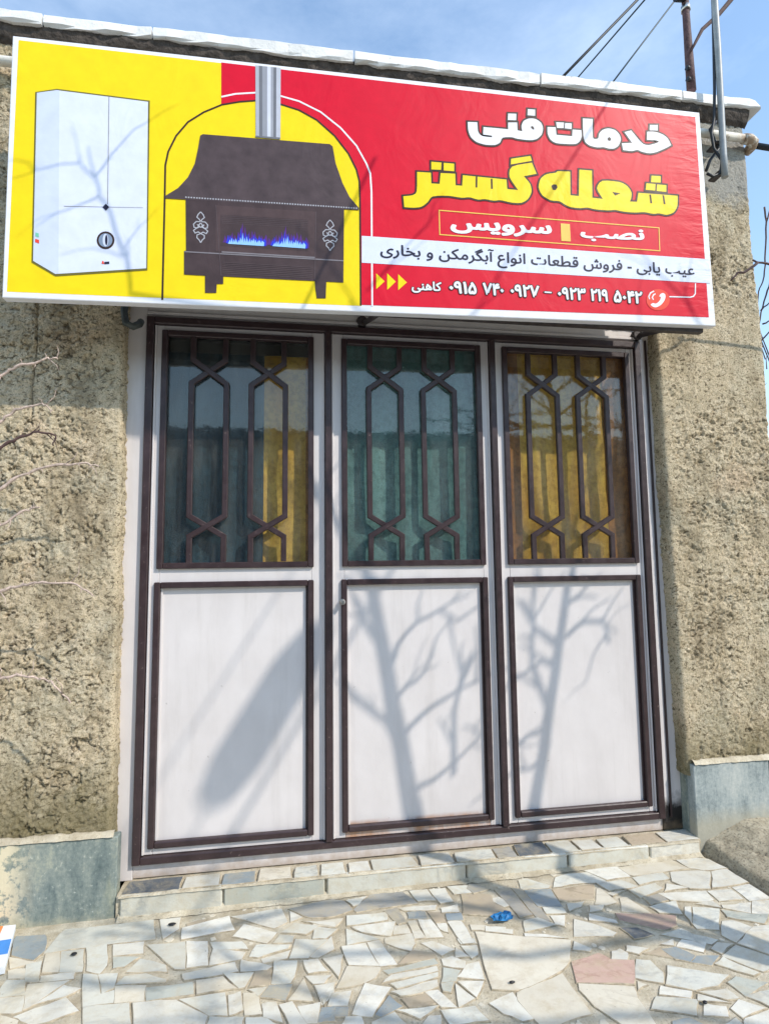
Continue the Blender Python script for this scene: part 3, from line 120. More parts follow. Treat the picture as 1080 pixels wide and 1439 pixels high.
def thing(name, label, cat, loc=(0, 0, 0), group=None):
    o = bpy.data.objects.new(name, None)
    o.empty_display_size = 0.1
    o.location = loc
    o['label'] = label
    o['category'] = cat
    if group:
        o['group'] = group
    return link(o)


def tag(o, label, cat, group=None):
    o['label'] = label
    o['category'] = cat
    if group:
        o['group'] = group
    return o


def world_loc(o):
    v = Vector((0, 0, 0))
    while o is not None:
        v = v + o.location
        o = o.parent
    return v


def mesh_obj(name, verts, faces, mat, parent=None, smooth=False, mats=None, origin=None):
    base = world_loc(parent) if parent is not None else Vector((0, 0, 0))
    off = Vector(origin) if origin is not None else base
    me = bpy.data.meshes.new(name)
    me.from_pydata([(v[0] - off.x, v[1] - off.y, v[2] - off.z) for v in verts], [], faces)
    me.materials.append(mat)
    if smooth:
        me.polygons.foreach_set('use_smooth', [True] * len(me.polygons))
    o = bpy.data.objects.new(name, me)
    o.location = off - base
    return link(o, parent)


class MB:
    """collects simple solids that become ONE mesh object"""

    def __init__(s):
        s.v, s.f, s.sm = [], [], []

    def box(s, x0, x1, y0, y1, z0, z1, c=0.0, jit=0.0):
        bm = bmesh.new()
        vs = [bm.verts.new((x, y, z)) for x in (x0, x1) for y in (y0, y1) for z in (z0, z1)]
        for q in ((0, 1, 3, 2), (4, 6, 7, 5), (0, 4, 5, 1), (2, 3, 7, 6), (0, 2, 6, 4), (1, 5, 7, 3)):
            bm.faces.new([vs[i] for i in q])
        if jit:
            for v in bm.verts:
                v.co += Vector((rnd.uniform(-jit, jit), rnd.uniform(-jit, jit), rnd.uniform(-jit, jit)))
        if c:
            bmesh.ops.bevel(bm, geom=list(bm.edges), offset=c, segments=1, profile=0.5, affect='EDGES')
        bmesh.ops.recalc_face_normals(bm, faces=list(bm.faces))
        s.add_bm(bm)
        return s

    def add_bm(s, bm, smooth=False):
        n = len(s.v)
        bm.verts.index_update()
        s.v += [tuple(v.co) for v in bm.verts]
        for f in bm.faces:
            s.f.append([n + v.index for v in f.verts])
            s.sm.append(smooth)
        bm.free()

    def tube(s, pts, radii, sides=8, cap=True, smooth=True):
        pts = [Vector(p) for p in pts]
        if not hasattr(radii, '__len__'):
            radii = [radii] * len(pts)
        n0 = len(s.v)
        prev = None
        for i, p in enumerate(pts):
            d = (pts[min(i + 1, len(pts) - 1)] - pts[max(i - 1, 0)]).normalized()
            if prev is None:
                a = d.orthogonal().normalized()
            else:
                a = (prev - d * prev.dot(d))
                a = a.normalized() if a.length > 1e-6 else d.orthogonal().normalized()
            prev = a
            b = d.cross(a)
            for k in range(sides):
                t = 2 * math.pi * k / sides
                s.v.append(tuple(p + (a * math.cos(t) + b * math.sin(t)) * radii[i]))
        for i in range(len(pts) - 1):
            for k in range(sides):
                k2 = (k + 1) % sides
                s.f.append([n0 + i * sides + k, n0 + i * sides + k2, n0 + (i + 1) * sides + k2, n0 + (i + 1) * sides + k])
                s.sm.append(smooth)
        if cap:
            s.f.append([n0 + k for k in range(sides)][::-1]); s.sm.append(False)
            m = n0 + (len(pts) - 1) * sides
            s.f.append([m + k for k in range(sides)]); s.sm.append(False)
        return s

    def bar(s, p, q, w, y0, y1):
        """flat bar of width w in the XZ plane between p and q, from y0 to y1"""
        p, q = Vector((p[0], 0, p[1])), Vector((q[0], 0, q[1]))
        d = (q - p).normalized()
        nrm = Vector((-d.z, 0, d.x)) * (w / 2)
        n = len(s.v)
        for y in (y0, y1):
            for c in (p + nrm, p - nrm, q - nrm, q + nrm):
                s.v.append((c.x, y, c.z))
        for q4 in ((0, 1, 2, 3), (7, 6, 5, 4), (0, 4, 5, 1), (1, 5, 6, 2), (2, 6, 7, 3), (3, 7, 4, 0)):
            s.f.append([n + i for i in q4]); s.sm.append(False)
        return s

    def build(s, name, mat, parent=None):
        o = mesh_obj(name, s.v, s.f, mat, parent)
        o.data.polygons.foreach_set('use_smooth', s.sm)
        return o


def polyline_bar(path, w, y0, y1):
    """mitred flat bar along a path of (x, z) points"""
    m = MB()
    pts = [Vector((p[0], p[1])) for p in path]
    L, R = [], []
    for i, p in enumerate(pts):
        d0 = (pts[i] - pts[i - 1]).normalized() if i > 0 else None
        d1 = (pts[i + 1] - pts[i]).normalized() if i < len(pts) - 1 else None
        if d0 is None: d0 = d1
        if d1 is None: d1 = d0
        n0, n1 = Vector((-d0.y, d0.x)), Vector((-d1.y, d1.x))
        nn = (n0 + n1).normalized()
        k = (w / 2) / max(0.35, nn.dot(n0))
        L.append(p + nn * k); R.append(p - nn * k)
    c = 0.12 * w
    for i, p in enumerate(pts):
        l, r = L[i], R[i]
        li, ri = l + (r - l) * 0.12, r + (l - r) * 0.12
        for (q, y) in ((l, y1), (l, y0 + c), (li, y0), (ri, y0), (r, y0 + c), (r, y1)):
            m.v.append((q.x, y, q.y))
    for i in range(len(pts) - 1):
        a, b = i * 6, i * 6 + 6
        for k in range(6):
            k2 = (k + 1) % 6
            m.f.append([a + k, b + k, b + k2, a + k2]); m.sm.append(False)
    e = (len(pts) - 1) * 6
    m.f.append([0, 1, 2, 3, 4, 5]); m.sm.append(False)
    m.f.append([e + 5, e + 4, e + 3, e + 2, e + 1, e]); m.sm.append(False)
    return m


# ---- value noise in numpy
def _lat(seed):
    return np.random.RandomState(seed).rand(256, 256)


def vnoise(x, y, seed):
    g = _LATS.setdefault(seed, _lat(seed))
    xi, yi = np.floor(x).astype(int), np.floor(y).astype(int)
    fx, fy = x - xi, y - yi
    fx, fy = fx * fx * (3 - 2 * fx), fy * fy * (3 - 2 * fy)
    a, b = g[xi % 256, yi % 256], g[(xi + 1) % 256, yi % 256]
    c, d = g[xi % 256, (yi + 1) % 256], g[(xi + 1) % 256, (yi + 1) % 256]
    return (a * (1 - fx) + b * fx) * (1 - fy) + (c * (1 - fx) + d * fx) * fy


_LATS = {}


def fbm(x, y, seed, oct=4):
    t, amp, tot = 0, 1.0, 0.0
    for o in range(oct):
        t = t + amp * vnoise(x * 2 ** o + 17.3 * o, y * 2 ** o + 5.1 * o, seed + o)
        tot += amp
        amp *= 0.5
    return t / tot


def sstep(a, b, x):
    t = np.clip((x - a) / (b - a), 0, 1)
    return t * t * (3 - 2 * t)


def grid_obj(name, X, Y, Z, mat, parent=None, smooth=True):
    n, m = X.shape
    co = np.stack([X, Y, Z], -1).reshape(-1, 3)
    base = world_loc(parent) if parent is not None else Vector((0, 0, 0))
    co = co - np.array(base)
    idx = np.arange(n * m).reshape(n, m)
    q = np.stack([idx[:-1, :-1], idx[1:, :-1], idx[1:, 1:], idx[:-1, 1:]], -1).reshape(-1, 4)
    me = bpy.data.meshes.new(name)
    me.vertices.add(n * m)
    me.vertices.foreach_set('co', co.astype(np.float32).ravel())
    me.loops.add(q.size)
    me.loops.foreach_set('vertex_index', q.astype(np.int32).ravel())
    me.polygons.add(len(q))
    me.polygons.foreach_set('loop_start', np.arange(0, q.size, 4, dtype=np.int32))
    me.polygons.foreach_set('use_smooth', np.full(len(q), smooth))
    me.update(calc_edges=True)
    me.materials.append(mat)
    o = bpy.data.objects.new(name, me)
    return link(o, parent)


# ---- materials
class NT:
    def __init__(s, name):
        s.m = bpy.data.materials.new(name)
        s.m.use_nodes = True
        s.n, s.l = s.m.node_tree.nodes, s.m.node_tree.links
        s.bsdf = s.n['Principled BSDF']
        s.pos = s.n.new('ShaderNodeNewGeometry').outputs['Position']

    def set(s, **k):
        for a, v in k.items():
            s.bsdf.inputs[a.replace('_', ' ')].default_value = v
        return s

    def noise(s, scale, detail=5, rough=0.55, vscale=None, dist=0.0, w=None):
        n = s.n.new('ShaderNodeTexNoise')
        n.inputs['Scale'].default_value = scale
        n.inputs['Detail'].default_value = detail
        n.inputs['Roughness'].default_value = rough
        n.inputs['Distortion'].default_value = dist
        v = s.pos
        if vscale:
            mp = s.n.new('ShaderNodeMapping')
            mp.inputs['Scale'].default_value = vscale
            s.l.new(v, mp.inputs[0])
            v = mp.outputs[0]
        s.l.new(v, n.inputs['Vector'])
        return n.outputs['Fac']

    def ramp(s, fac, stops):
        r = s.n.new('ShaderNodeValToRGB')
        e = r.color_ramp.elements
        while len(e) < len(stops):
            e.new(0.5)
        for el, (p, c) in zip(e, stops):
            el.position = p
            el.color = (c, c, c, 1) if not hasattr(c, '__len__') else (c[0], c[1], c[2], 1)
        s.l.new(fac, r.inputs[0])
        return r.outputs[0]

    def mix(s, fac, a, b, mode='MIX'):
        m = s.n.new('ShaderNodeMix')
        m.data_type = 'RGBA'
        m.blend_type = mode
        for sock, v in ((m.inputs[0], fac), (m.inputs[6], a), (m.inputs[7], b)):
            if hasattr(v, 'is_linked'):
                s.l.new(v, sock)
            elif hasattr(v, '__len__'):
                sock.default_value = (v[0], v[1], v[2], 1)
            else:
                sock.default_value = v
        return m.outputs[2]

    def math(s, op, a, b=0.0):
        m = s.n.new('ShaderNodeMath')
        m.operation = op
        m.use_clamp = False
        for sock, v in ((m.inputs[0], a), (m.inputs[1], b)):
            if hasattr(v, 'is_linked'):
                s.l.new(v, sock)
            else:
                sock.default_value = v
        return m.outputs[0]

    def axis(s, k):
        x = s.n.new('ShaderNodeSeparateXYZ')
        s.l.new(s.pos, x.inputs[0])
        return x.outputs[k]

    def orand(s):
        return s.n.new('ShaderNodeObjectInfo').outputs['Random']

    def color(s, c):
        if hasattr(c, 'is_linked'):
            s.l.new(c, s.bsdf.inputs['Base Color'])
        else:
            s.bsdf.inputs['Base Color'].default_value = (c[0], c[1], c[2], 1)
        return s

    def rough(s, c):
        if hasattr(c, 'is_linked'):
            s.l.new(c, s.bsdf.inputs['Roughness'])
        else:
            s.bsdf.inputs['Roughness'].default_value = c
        return s

    def bump(s, h, dist=0.003, strength=1.0):
        b = s.n.new('ShaderNodeBump')
        b.inputs['Distance'].default_value = dist
        b.inputs['Strength'].default_value = strength
        s.l.new(h, b.inputs['Height'])
        s.l.new(b.outputs[0], s.bsdf.inputs['Normal'])
        return s


def simple(name, col, rough=0.5, var=0.12, scale=30, bump=0.0, bscale=120, metallic=0.0):
    t = NT(name)
    n = t.noise(scale, 5, 0.6)
    lo = tuple(c * (1 - var) for c in col)
    hi = tuple(min(1, c * (1 + var)) for c in col)
    t.color(t.ramp(n, [(0.3, lo), (0.7, hi)]))
    t.rough(rough)
    t.set(Metallic=metallic)
    if bump:
        t.bump(t.noise(bscale, 4, 0.6), bump)
    return t.m


def make_white(name, rust=False, soot=False):
    t = NT(name)
    base = t.ramp(t.noise(5.0, 6, 0.6, (1, 1, .55)), [(0.3, (.61, .568, .552)), (0.7, (.695, .652, .636))])
    streak = t.ramp(t.noise(14, 5, 0.65, (1, 1, .08)), [(0.52, 0.0), (0.75, 0.26)])
    c = t.mix(streak, base, (.40, .36, .33))
    chips = t.ramp(t.noise(38, 3, 0.6), [(0.735, 0.0), (0.76, 0.75)])
    c = t.mix(chips, c, (.42, .38, .36))
    z = t.axis(2)
    if rust:
        m = t.math('MULTIPLY', t.ramp(z, [(0.082, .8), (0.104, 0.0)]), t.ramp(t.noise(9, 5, .7, (1, 1, .3)), [(0.35, .15), (0.62, 1.0)]))
        c = t.mix(m, c, (.45, .2, .07))
    if soot:
        x = t.axis(0)
        m = t.math('MULTIPLY', t.ramp(t.math('ADD', t.math('MULTIPLY', z, 2.6), t.math('MULTIPLY', t.noise(16, 5, .7), .5)), [(.32, 1.0), (.56, 0.0)]), t.ramp(t.math('SUBTRACT', x, 1.9), [(.585, 0.0), (.60, 1.0)]))
        c = t.mix(m, c, (.015, .013, .013))
        m2 = t.math('MULTIPLY', t.ramp(t.math('ADD', z, t.math('MULTIPLY', t.noise(20, 5, .7), .12)), [(.0, 1.0), (.05, 0.0)]), .5)
        c = t.mix(m2, c, (.33, .22, .12))
    t.color(c)
    t.rough(t.ramp(t.noise(9, 4, .6), [(0.3, .32), (0.7, .5)]))
    t.bump(t.noise(4.5, 4, .5), 0.010, 0.30)
    return t.m


M = {}
M['white'] = make_white('white_enamel')
M['white_rust'] = make_white('white_enamel_rusty_foot', rust=True)
M['white_soot'] = make_white('white_enamel_sooty_foot', soot=True)
M['brown'] = None
t = NT('brown_enamel')
c = t.ramp(t.noise(22, 5, .6), [(0.3, (.028, .015, .016)), (0.7, (.048, .028, .030))])
c = t.mix(t.ramp(t.noise(60, 4, .7), [(0.64, 0), (0.72, .55)]), c, (.26, .19, .17))
t.color(c).rough(t.ramp(t.noise(30, 4, .6), [(.3, .3), (.7, .5)])).bump(t.noise(40, 3, .5), .0012, .5)
M['brown'] = t.m


def make_plaster(name):
    t = NT(name)
    big = t.noise(1.6, 5, .6)
    mid = t.noise(13, 6, .68)
    fine = t.noise(150, 4, .7)
    c = t.ramp(mid, [(0.25, (.44, .345, .205)), (0.5, (.68, .565, .39)), (0.75, (.81, .71, .53))])
    c = t.mix(t.ramp(big, [(0.4, 0), (0.65, .55)]), c, (.68, .56, .38))
    c = t.mix(t.ramp(t.noise(3.3, 4, .5), [(0.6, 0), (0.8, .4)]), c, (.68, .46, .32))
    c = t.mix(t.ramp(t.noise(4.6, 6, .7, (1.3, 1.3, .45)), [(0.50, 0), (0.70, .78)]), c, (.20, .155, .095))
    c = t.mix(t.ramp(t.noise(2.3, 6, .7), [(0.5, 0), (0.68, .5)]), c, (.52, .50, .38))
    c = t.mix(t.ramp(fine, [(0.38, .6), (0.52, 0)]), c, (.2, .16, .09))
    c = t.mix(t.ramp(t.noise(48, 4, .65, (1, 1, 1.4), .8), [(0.55, 0), (0.62, .85)]), c, (.11, .085, .05))
    # darker olive brown just above the plinth, fading upwards
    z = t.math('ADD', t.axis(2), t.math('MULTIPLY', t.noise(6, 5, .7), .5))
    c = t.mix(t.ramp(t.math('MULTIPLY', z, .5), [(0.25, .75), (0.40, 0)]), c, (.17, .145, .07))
    # smooth grey cement repair below the coping at the right end
    x = t.axis(0)
    g = t.math('MULTIPLY', t.ramp(t.math('SUBTRACT', x, 2.2), [(.50, 0), (.56, 1.0)]), t.ramp(t.math('SUBTRACT', t.math('ADD', t.axis(2), t.math('MULTIPLY', t.noise(9, 4, .6), .25)), 3.0), [(.34, 0), (.42, .8)]))
    c = t.mix(g, c, (.36, .355, .33))
    t.color(c).rough(.95)
    t.set(Specular_IOR_Level=.15)
    t.bump(t.mix(.5, t.noise(120, 5, .75), t.noise(300, 3, .6)), .011, 1.0)
    return t.m


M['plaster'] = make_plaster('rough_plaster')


def make_marble(name, base, vein, vein2, rough=.35, vs=9.0, wear=.3, bump=.002):
    t = NT(name)
    r = t.orand()
    n = t.noise(vs, 9, .68, (.8, 1.9, 1.5), .5)
    c = t.ramp(n, [(0.33, vein), (0.46, base), (0.60, base), (0.72, vein2)])
    c = t.mix(t.ramp(t.noise(2.6, 6, .65, (1, 1, 1), .6), [(0.5, 0), (0.72, .42)]), c, tuple(v * .86 for v in vein))
    dark = t.mix(.0, base, base)
    c = t.mix(t.math('MULTIPLY', r, .5), c, tuple(b * .68 for b in vein2))
    dirt = t.ramp(t.noise(15, 7, .75), [(0.47, 0), (0.72, wear + .2)])
    c = t.mix(dirt, c, (.46, .37, .23))
    c = t.mix(t.ramp(t.noise(4, 7, .72, None, .8), [(0.54, 0), (0.66, .55)]), c, (.50, .42, .27))
    vein_ = t.math('ABSOLUTE', t.math('SUBTRACT', t.noise(3.2, 6, .62, (1, 1.9, 1.4), .5), .5))
    c = t.mix(t.math('MULTIPLY', t.ramp(vein_, [(0.003, .5), (0.03, 0)]), t.ramp(t.noise(2.2, 3, .5), [(.5, 0), (.62, 1)])), c, tuple(v * .72 for v in vein))
    c = t.mix(t.ramp(t.noise(75, 3, .6), [(0.70, 0), (0.76, .7)]), c, (.16, .13, .1))
    t.color(c)
    t.rough(t.ramp(t.noise(25, 4, .6), [(.3, rough), (.7, rough + .3)]))
    t.bump(t.noise(55, 5, .65), bump, .8)
    return t.m


M['w'] = make_marble('white_marble', (.74, .715, .625), (.55, .545, .50), (.70, .655, .53), .45)
M['n'] = make_marble('greenish_white_marble', (.67, .66, .575), (.44, .45, .42), (.66, .625, .505), .45)
M['c'] = make_marble('cream_stone', (.70, .645, .52), (.58, .51, .395), (.72, .655, .52), .55)
M['e'] = make_marble('grey_green_stone', (.49, .505, .44), (.36, .385, .345), (.565, .565, .47), .5)
M['g'] = make_marble('blue_grey_marble', (.285, .33, .345), (.17, .21, .225), (.40, .43, .42), .4)
M['b'] = make_marble('warm_grey_stone', (.36, .345, .305), (.25, .24, .215), (.46, .43, .36), .55)
M['t'] = make_marble('tan_stone', (.47, .38, .27), (.34, .27, .18), (.55, .465, .34), .6)
M['p'] = make_marble('pink_stone', (.61, .41, .33), (.47, .27, .2), (.66, .5, .41), .55, 11)
M['r'] = make_marble('reddish_stone', (.42, .29, .235), (.3, .195, .155), (.5, .375, .31), .55)
M['d'] = make_marble('dark_slate', (.11, .125, .14), (.07, .08, .09), (.2, .215, .22), .4)
M['plinth'] = None
t = NT('blue_grey_plinth_marble')
n = t.mix(.35, t.noise(9, 9, .7, (1.6, 1, .45), .25), t.noise(70, 5, .75))
c = t.ramp(n, [(0.34, (.075, .105, .105)), (0.45, (.155, .195, .185)), (0.54, (.245, .28, .25)), (0.66, (.40, .405, .31))])
c = t.mix(t.ramp(t.noise(5, 6, .7, (1, 1, .3)), [(0.55, 0), (0.72, .6)]), c, (.42, .40, .24))
c = t.mix(t.ramp(t.noise(70, 4, .7), [(0.64, 0), (0.7, .8)]), c, (.55, .56, .5))
cal = t.math('MULTIPLY', t.ramp(t.noise(13, 6, .7), [(0.44, 0), (0.5, 1.0)]), t.ramp(t.math('ADD', t.axis(0), 1.0), [(.55, 1.0), (.66, 0.0)]))
c = t.mix(cal, c, (.68, .6, .42))
c = t.mix(t.ramp(t.math('ADD', t.math('ADD', t.axis(2), .2), t.math('MULTIPLY', t.noise(14, 5, .7), .09)), [(.05, .75), (.115, 0)]), c, (.55, .49, .33))
t.color(c).rough(t.ramp(t.noise(20, 4, .6), [(.3, .35), (.7, .6)])).bump(t.noise(45, 5, .65), .002, .8)
M['plinth'] = t.m
t = NT('pale_plinth_marble')
n = t.mix(.35, t.noise(8, 9, .7, (1.6, 1, .4), .3), t.noise(70, 5, .75))
c = t.ramp(n, [(0.38, (.19, .23, .235)), (0.5, (.34, .385, .38)), (0.64, (.50, .52, .485))])
c = t.mix(t.ramp(t.noise(60, 4, .7), [(0.66, 0), (0.72, .6)]), c, (.66, .66, .62))
c = t.mix(t.ramp(t.math('ADD', t.axis(2), t.math('MULTIPLY', t.noise(14, 5, .7), .09)), [(.04, .7), (.12, 0)]), c, (.42, .38, .28))
t.color(c).rough(.45).bump(t.noise(45, 5, .65), .002, .7)
M['plinth_pale'] = t.m
t = NT('sandy_mortar')
c = t.ramp(t.noise(16, 7, .7), [(0.25, (.40, .33, .22)), (0.5, (.58, .51, .375)), (0.75, (.69, .635, .51))])
c = t.mix(t.ramp(t.noise(110, 4, .7), [(0.3, .6), (0.45, 0)]), c, (.2, .16, .1))
c = t.mix(t.ramp(t.noise(5, 6, .7), [(0.45, 0), (0.62, .7)]), c, (.33, .27, .18))
t.color(c).rough(.95).bump(t.noise(130, 5, .7), .005, 1.0)
M['mortar'] = t.m
t = NT('rough_concrete')
c = t.ramp(t.noise(20, 7, .7), [(0.25, (.28, .235, .16)), (0.5, (.44, .38, .27)), (0.75, (.56, .50, .37))])
c = t.mix(t.ramp(t.noise(90, 4, .7), [(0.36, .75), (0.5, 0)]), c, (.13, .11, .08))
t.color(c).rough(.95).bump(t.noise(80, 5, .75), .008, 1.0)
M['concrete'] = t.m
M['joint'] = simple('joint_dirt', (.40, .335, .235), .95, .45, 30, .004, 90)
M['dirt'] = simple('dusty_earth', (.3, .25, .18), .95, .3, 2.5, .01, 40)
M['asphalt_dust'] = simple('dusty_street', (.24, .22, .19), .95, .25, 1.3, .006, 60)
M['mortar_dark'] = simple('dark_mortar_bed', (.075, .06, .05), .95, .55, 24, .012, 45)
t = NT('whitewashed_coping_stone')
c = t.ramp(t.noise(9, 6, .65), [(0.3, (.70, .69, .66)), (0.6, (.80, .79, .77))])
c = t.mix(t.ramp(t.noise(30, 5, .72), [(0.60, 0), (0.68, .7)]), c, (.36, .32, .27))
t.color(c).rough(.6).bump(t.noise(40, 5, .7), .004, .8)
M['coping'] = t.m


def flat(name, col, rough=.45, var=.05):
    """vinyl print: flat ink, faint weave and waves of the stretched sheet"""
    t = NT('print_' + name)
    n = t.noise(14, 5, .6)
    t.color(t.ramp(n, [(0.3, tuple(c * (1 - var) for c in col)), (0.7, tuple(min(1, c * (1 + var)) for c in col))]))
    t.rough(rough)
    w1 = t.noise(5.0, 3, .5, (1.0, 1, .7), 1.5)
    pk_ = t.math('MULTIPLY', t.noise(13, 3, .55, (.45, 1, 1.6), .6), t.ramp(t.math('SUBTRACT', t.axis(0), 2.0), [(.42, 0), (.66, 1)]))
    w1 = t.math('ADD', w1, t.math('MULTIPLY', pk_, 1.6))
    w2 = t.noise(420, 2, .5)
    t.bump(t.mix(.04, w1, w2), .010, .35)
    t.set(Specular_IOR_Level=.16)
    return t.m


M['p_white'] = flat('white', (.80, .80, .83))
M['p_yellow'] = flat('yellow', (.88, .655, .008))
M['p_red'] = flat('red', (.66, .004, .026))
M['p_dark'] = flat('dark', (.045, .025, .02))
M['p_navy'] = flat('navy', (.02, .02, .045))
M['p_pale'] = flat('pale_blue', (.69, .73, .86))
M['p_pale2'] = flat('pale_blue_side', (.60, .655, .80))
M['p_shadow'] = flat('olive_grey', (.16, .14, .03))
M['p_stove'] = flat('stove_brown', (.066, .044, .045), .42, .18)
M['p_hood'] = flat('hood_brown', (.080, .057, .060), .42, .22)
M['p_recess'] = flat('recess_brown', (.085, .055, .055), .42, .15)
M['p_line'] = flat('fine_line', (.22, .20, .215))
M['p_grill'] = flat('grill', (.115, .085, .09))
M['p_silver'] = flat('silver', (.42, .42, .46))
M['p_gold'] = flat('gold_line', (.85, .52, .1))
M['p_blue'] = flat('flame_blue', (.03, .05, .62))
M['p_violet'] = flat('flame_violet', (.10, .03, .22))
M['p_cyan'] = flat('flame_cyan', (.30, .55, .85))
M['p_orange'] = flat('orange_red', (.78, .07, .04))
M['p_knob'] = flat('knob_grey', (.22, .28, .38))
M['p_green'] = flat('sticker_green', (.2, .55, .4))
FLUE = [flat('flue_%d' % i, (v, v * 1.03, v * 1.16)) for i, v in enumerate((.42, .17, .30, .62, .33, .16, .50))]
M['black'] = simple('black_plastic', (.012, .012, .014), .45, .3, 30)
M['cable'] = simple('black_cable', (.014, .016, .02), .5, .3, 30)
M['cable_grey'] = simple('dark_green_cable', (.03, .055, .06), .5, .3, 30)
M['conduit'] = simple('grey_conduit', (.30, .32, .325), .45, .18, 18)
M['steel'] = simple('bracket_steel', (.05, .04, .04), .6, .4, 30, .002)
M['greenish'] = simple('grey_green_metal', (.055, .065, .06), .5, .4, 30, .002)
M['chrome'] = simple('worn_chrome', (.62, .6, .56), .28, .2, 60, 0, 0, 1.0)
t = NT('painted_pipe')
c = t.ramp(t.noise(14, 5, .7), [(0.3, (.62, .57, .47)), (0.6, (.78, .74, .66))])
rst = t.math('MAXIMUM', t.ramp(t.noise(18, 5, .7), [(0.6, 0), (0.68, .8)]), t.math('MULTIPLY', t.ramp(t.math('SUBTRACT', t.axis(0), 2.6), [(.46, 0), (.52, 1)]), t.ramp(t.noise(30, 5, .7), [(.4, 0), (.5, .95)])))
c = t.mix(rst, c, (.33, .225, .145))
t.color(c).rough(.6).bump(t.noise(60, 4, .7), .002)
M['pipe'] = t.m
M['rust'] = simple('rusty_post_paint', (.095, .05, .05), .75, .5, 35, .003, 80)
M['bark'] = simple('grey_brown_bark', (.12, .095, .075), .9, .4, 40, .004, 90)
M['twig_pale'] = simple('pale_dry_twig', (.50, .385, .32), .8, .45, 70)
M['twig_dark'] = simple('dark_thorny_twig', (.09, .05, .045), .8, .35, 55)
M['blue_foil'] = simple('blue_wrapper_film', (.01, .15, .36), .35, .45, 60)
M['pk_white'] = simple('packet_white', (.76, .78, .8), .4, .06, 30)
M['pk_blue'] = simple('packet_blue', (.05, .25, .66), .4, .1, 30)
M['pk_orange'] = simple('packet_orange', (.78, .26, .06), .4, .1, 30)
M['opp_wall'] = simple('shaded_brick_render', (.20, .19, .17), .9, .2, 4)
M['opp_glass'] = simple('dark_house_glass', (.03, .04, .05), .15, .2, 4)
M['dark_room'] = simple('dim_room_paint', (.14, .135, .125), .9, .1, 3)
M['roof'] = simple('roof_felt', (.12, .115, .11), .95, .2, 6)


def fabric(name, col, col2, rough=.85, scale=6, weave=0.002):
    t = NT(name)
    c = t.ramp(t.noise(scale, 6, .65, (1, 1, .35)), [(0.3, col2), (0.65, col)])
    c = t.mix(t.ramp(t.noise(34, 5, .7), [(0.38, .5), (0.55, 0)]), c, tuple(v * .5 for v in col2))
    t.color(c).rough(rough)
    t.bump(t.noise(150, 3, .6), weave, 1.0)
    return t.m


M['cur_blue'] = fabric('blue_curtain_cloth', (.032, .085, .13), (.008, .022, .04))
M['cur_teal'] = fabric('teal_curtain_cloth', (.22, .385, .39), (.09, .185, .20))
M['cur_amber'] = fabric('amber_curtain_cloth', (.98, .60, .12), (.72, .33, .06))
M['cur_rust'] = fabric('rust_curtain_cloth', (.72, .30, .08), (.28, .09, .03))
M['cur_dark'] = fabric('dark_valance_cloth', (.03, .028, .03), (.015, .014, .015))

g = bpy.data.materials.new('dusty_window_glass')
g.use_nodes = True
gn, gl = g.node_tree.nodes, g.node_tree.links
gn.clear()
go = gn.new('ShaderNodeOutputMaterial')
gt = gn.new('ShaderNodeBsdfTransparent'); gt.inputs[0].default_value = (.84, .87, .85, 1)
gg = gn.new('ShaderNodeBsdfGlossy'); gg.inputs['Roughness'].default_value = .03
gd = gn.new('ShaderNodeBsdfDiffuse'); gd.inputs[0].default_value = (.5, .5, .47, 1)
fr = gn.new('ShaderNodeLayerWeight'); fr.inputs[0].default_value = .5
pw = gn.new('ShaderNodeMath'); pw.operation = 'POWER'; pw.inputs[1].default_value = 5.0
ma = gn.new('ShaderNodeMath'); ma.operation = 'MULTIPLY_ADD'; ma.inputs[1].default_value = .9; ma.inputs[2].default_value = .05
geo = gn.new('ShaderNodeNewGeometry')
nz = gn.new('ShaderNodeTexNoise'); nz.inputs['Scale'].default_value = 26; nz.inputs['Detail'].default_value = 3
bp = gn.new('ShaderNodeBump'); bp.inputs['Distance'].default_value = .0006; bp.inputs['Strength'].default_value = .3
mp = gn.new('ShaderNodeMapping'); mp.inputs['Scale'].default_value = (1, 1, .15)
nd = gn.new('ShaderNodeTexNoise'); nd.inputs['Scale'].default_value = 9; nd.inputs['Detail'].default_value = 7; nd.inputs['Roughness'].default_value = .7
rd = gn.new('ShaderNodeValToRGB'); rd.color_ramp.elements[0].position = .42; rd.color_ramp.elements[1].position = .8
rd.color_ramp.elements[0].color = (.012, .012, .012, 1); rd.color_ramp.elements[1].color = (.11, .11, .11, 1)
m1 = gn.new('ShaderNodeMixShader'); m2 = gn.new('ShaderNodeMixShader')
gl.new(geo.outputs['Position'], nz.inputs['Vector']); gl.new(nz.outputs['Fac'], bp.inputs['Height'])
gl.new(bp.outputs[0], gg.inputs['Normal']); gl.new(fr.outputs['Facing'], pw.inputs[0]); gl.new(pw.outputs[0], ma.inputs[0])
gl.new(geo.outputs['Position'], mp.inputs[0]); gl.new(mp.outputs[0], nd.inputs['Vector']); gl.new(nd.outputs['Fac'], rd.inputs[0])
gl.new(rd.outputs[0], m1.inputs[0]); gl.new(gt.outputs[0], m1.inputs[1]); gl.new(gd.outputs[0], m1.inputs[2])
gl.new(ma.outputs[0], m2.inputs[0]); gl.new(m1.outputs[0], m2.inputs[1]); gl.new(gg.outputs[0], m2.inputs[2])
gl.new(m2.outputs[0], go.inputs[0])
M['glass'] = g

# ------------------------------------------------------------------ ground


def gz(x):
    return -.152 + .0105 * x


n = 60
gx = np.sign(np.linspace(-1, 1, n)) * np.abs(np.linspace(-1, 1, n)) ** 3 * 400
GX, GY = np.meshgrid(gx + .5, gx - 1.0, indexing='ij')
GZ = np.full_like(GX, -.26)
o = grid_obj('ground', GX, GY, GZ, M['asphalt_dust'])
o['kind'] = 'structure'

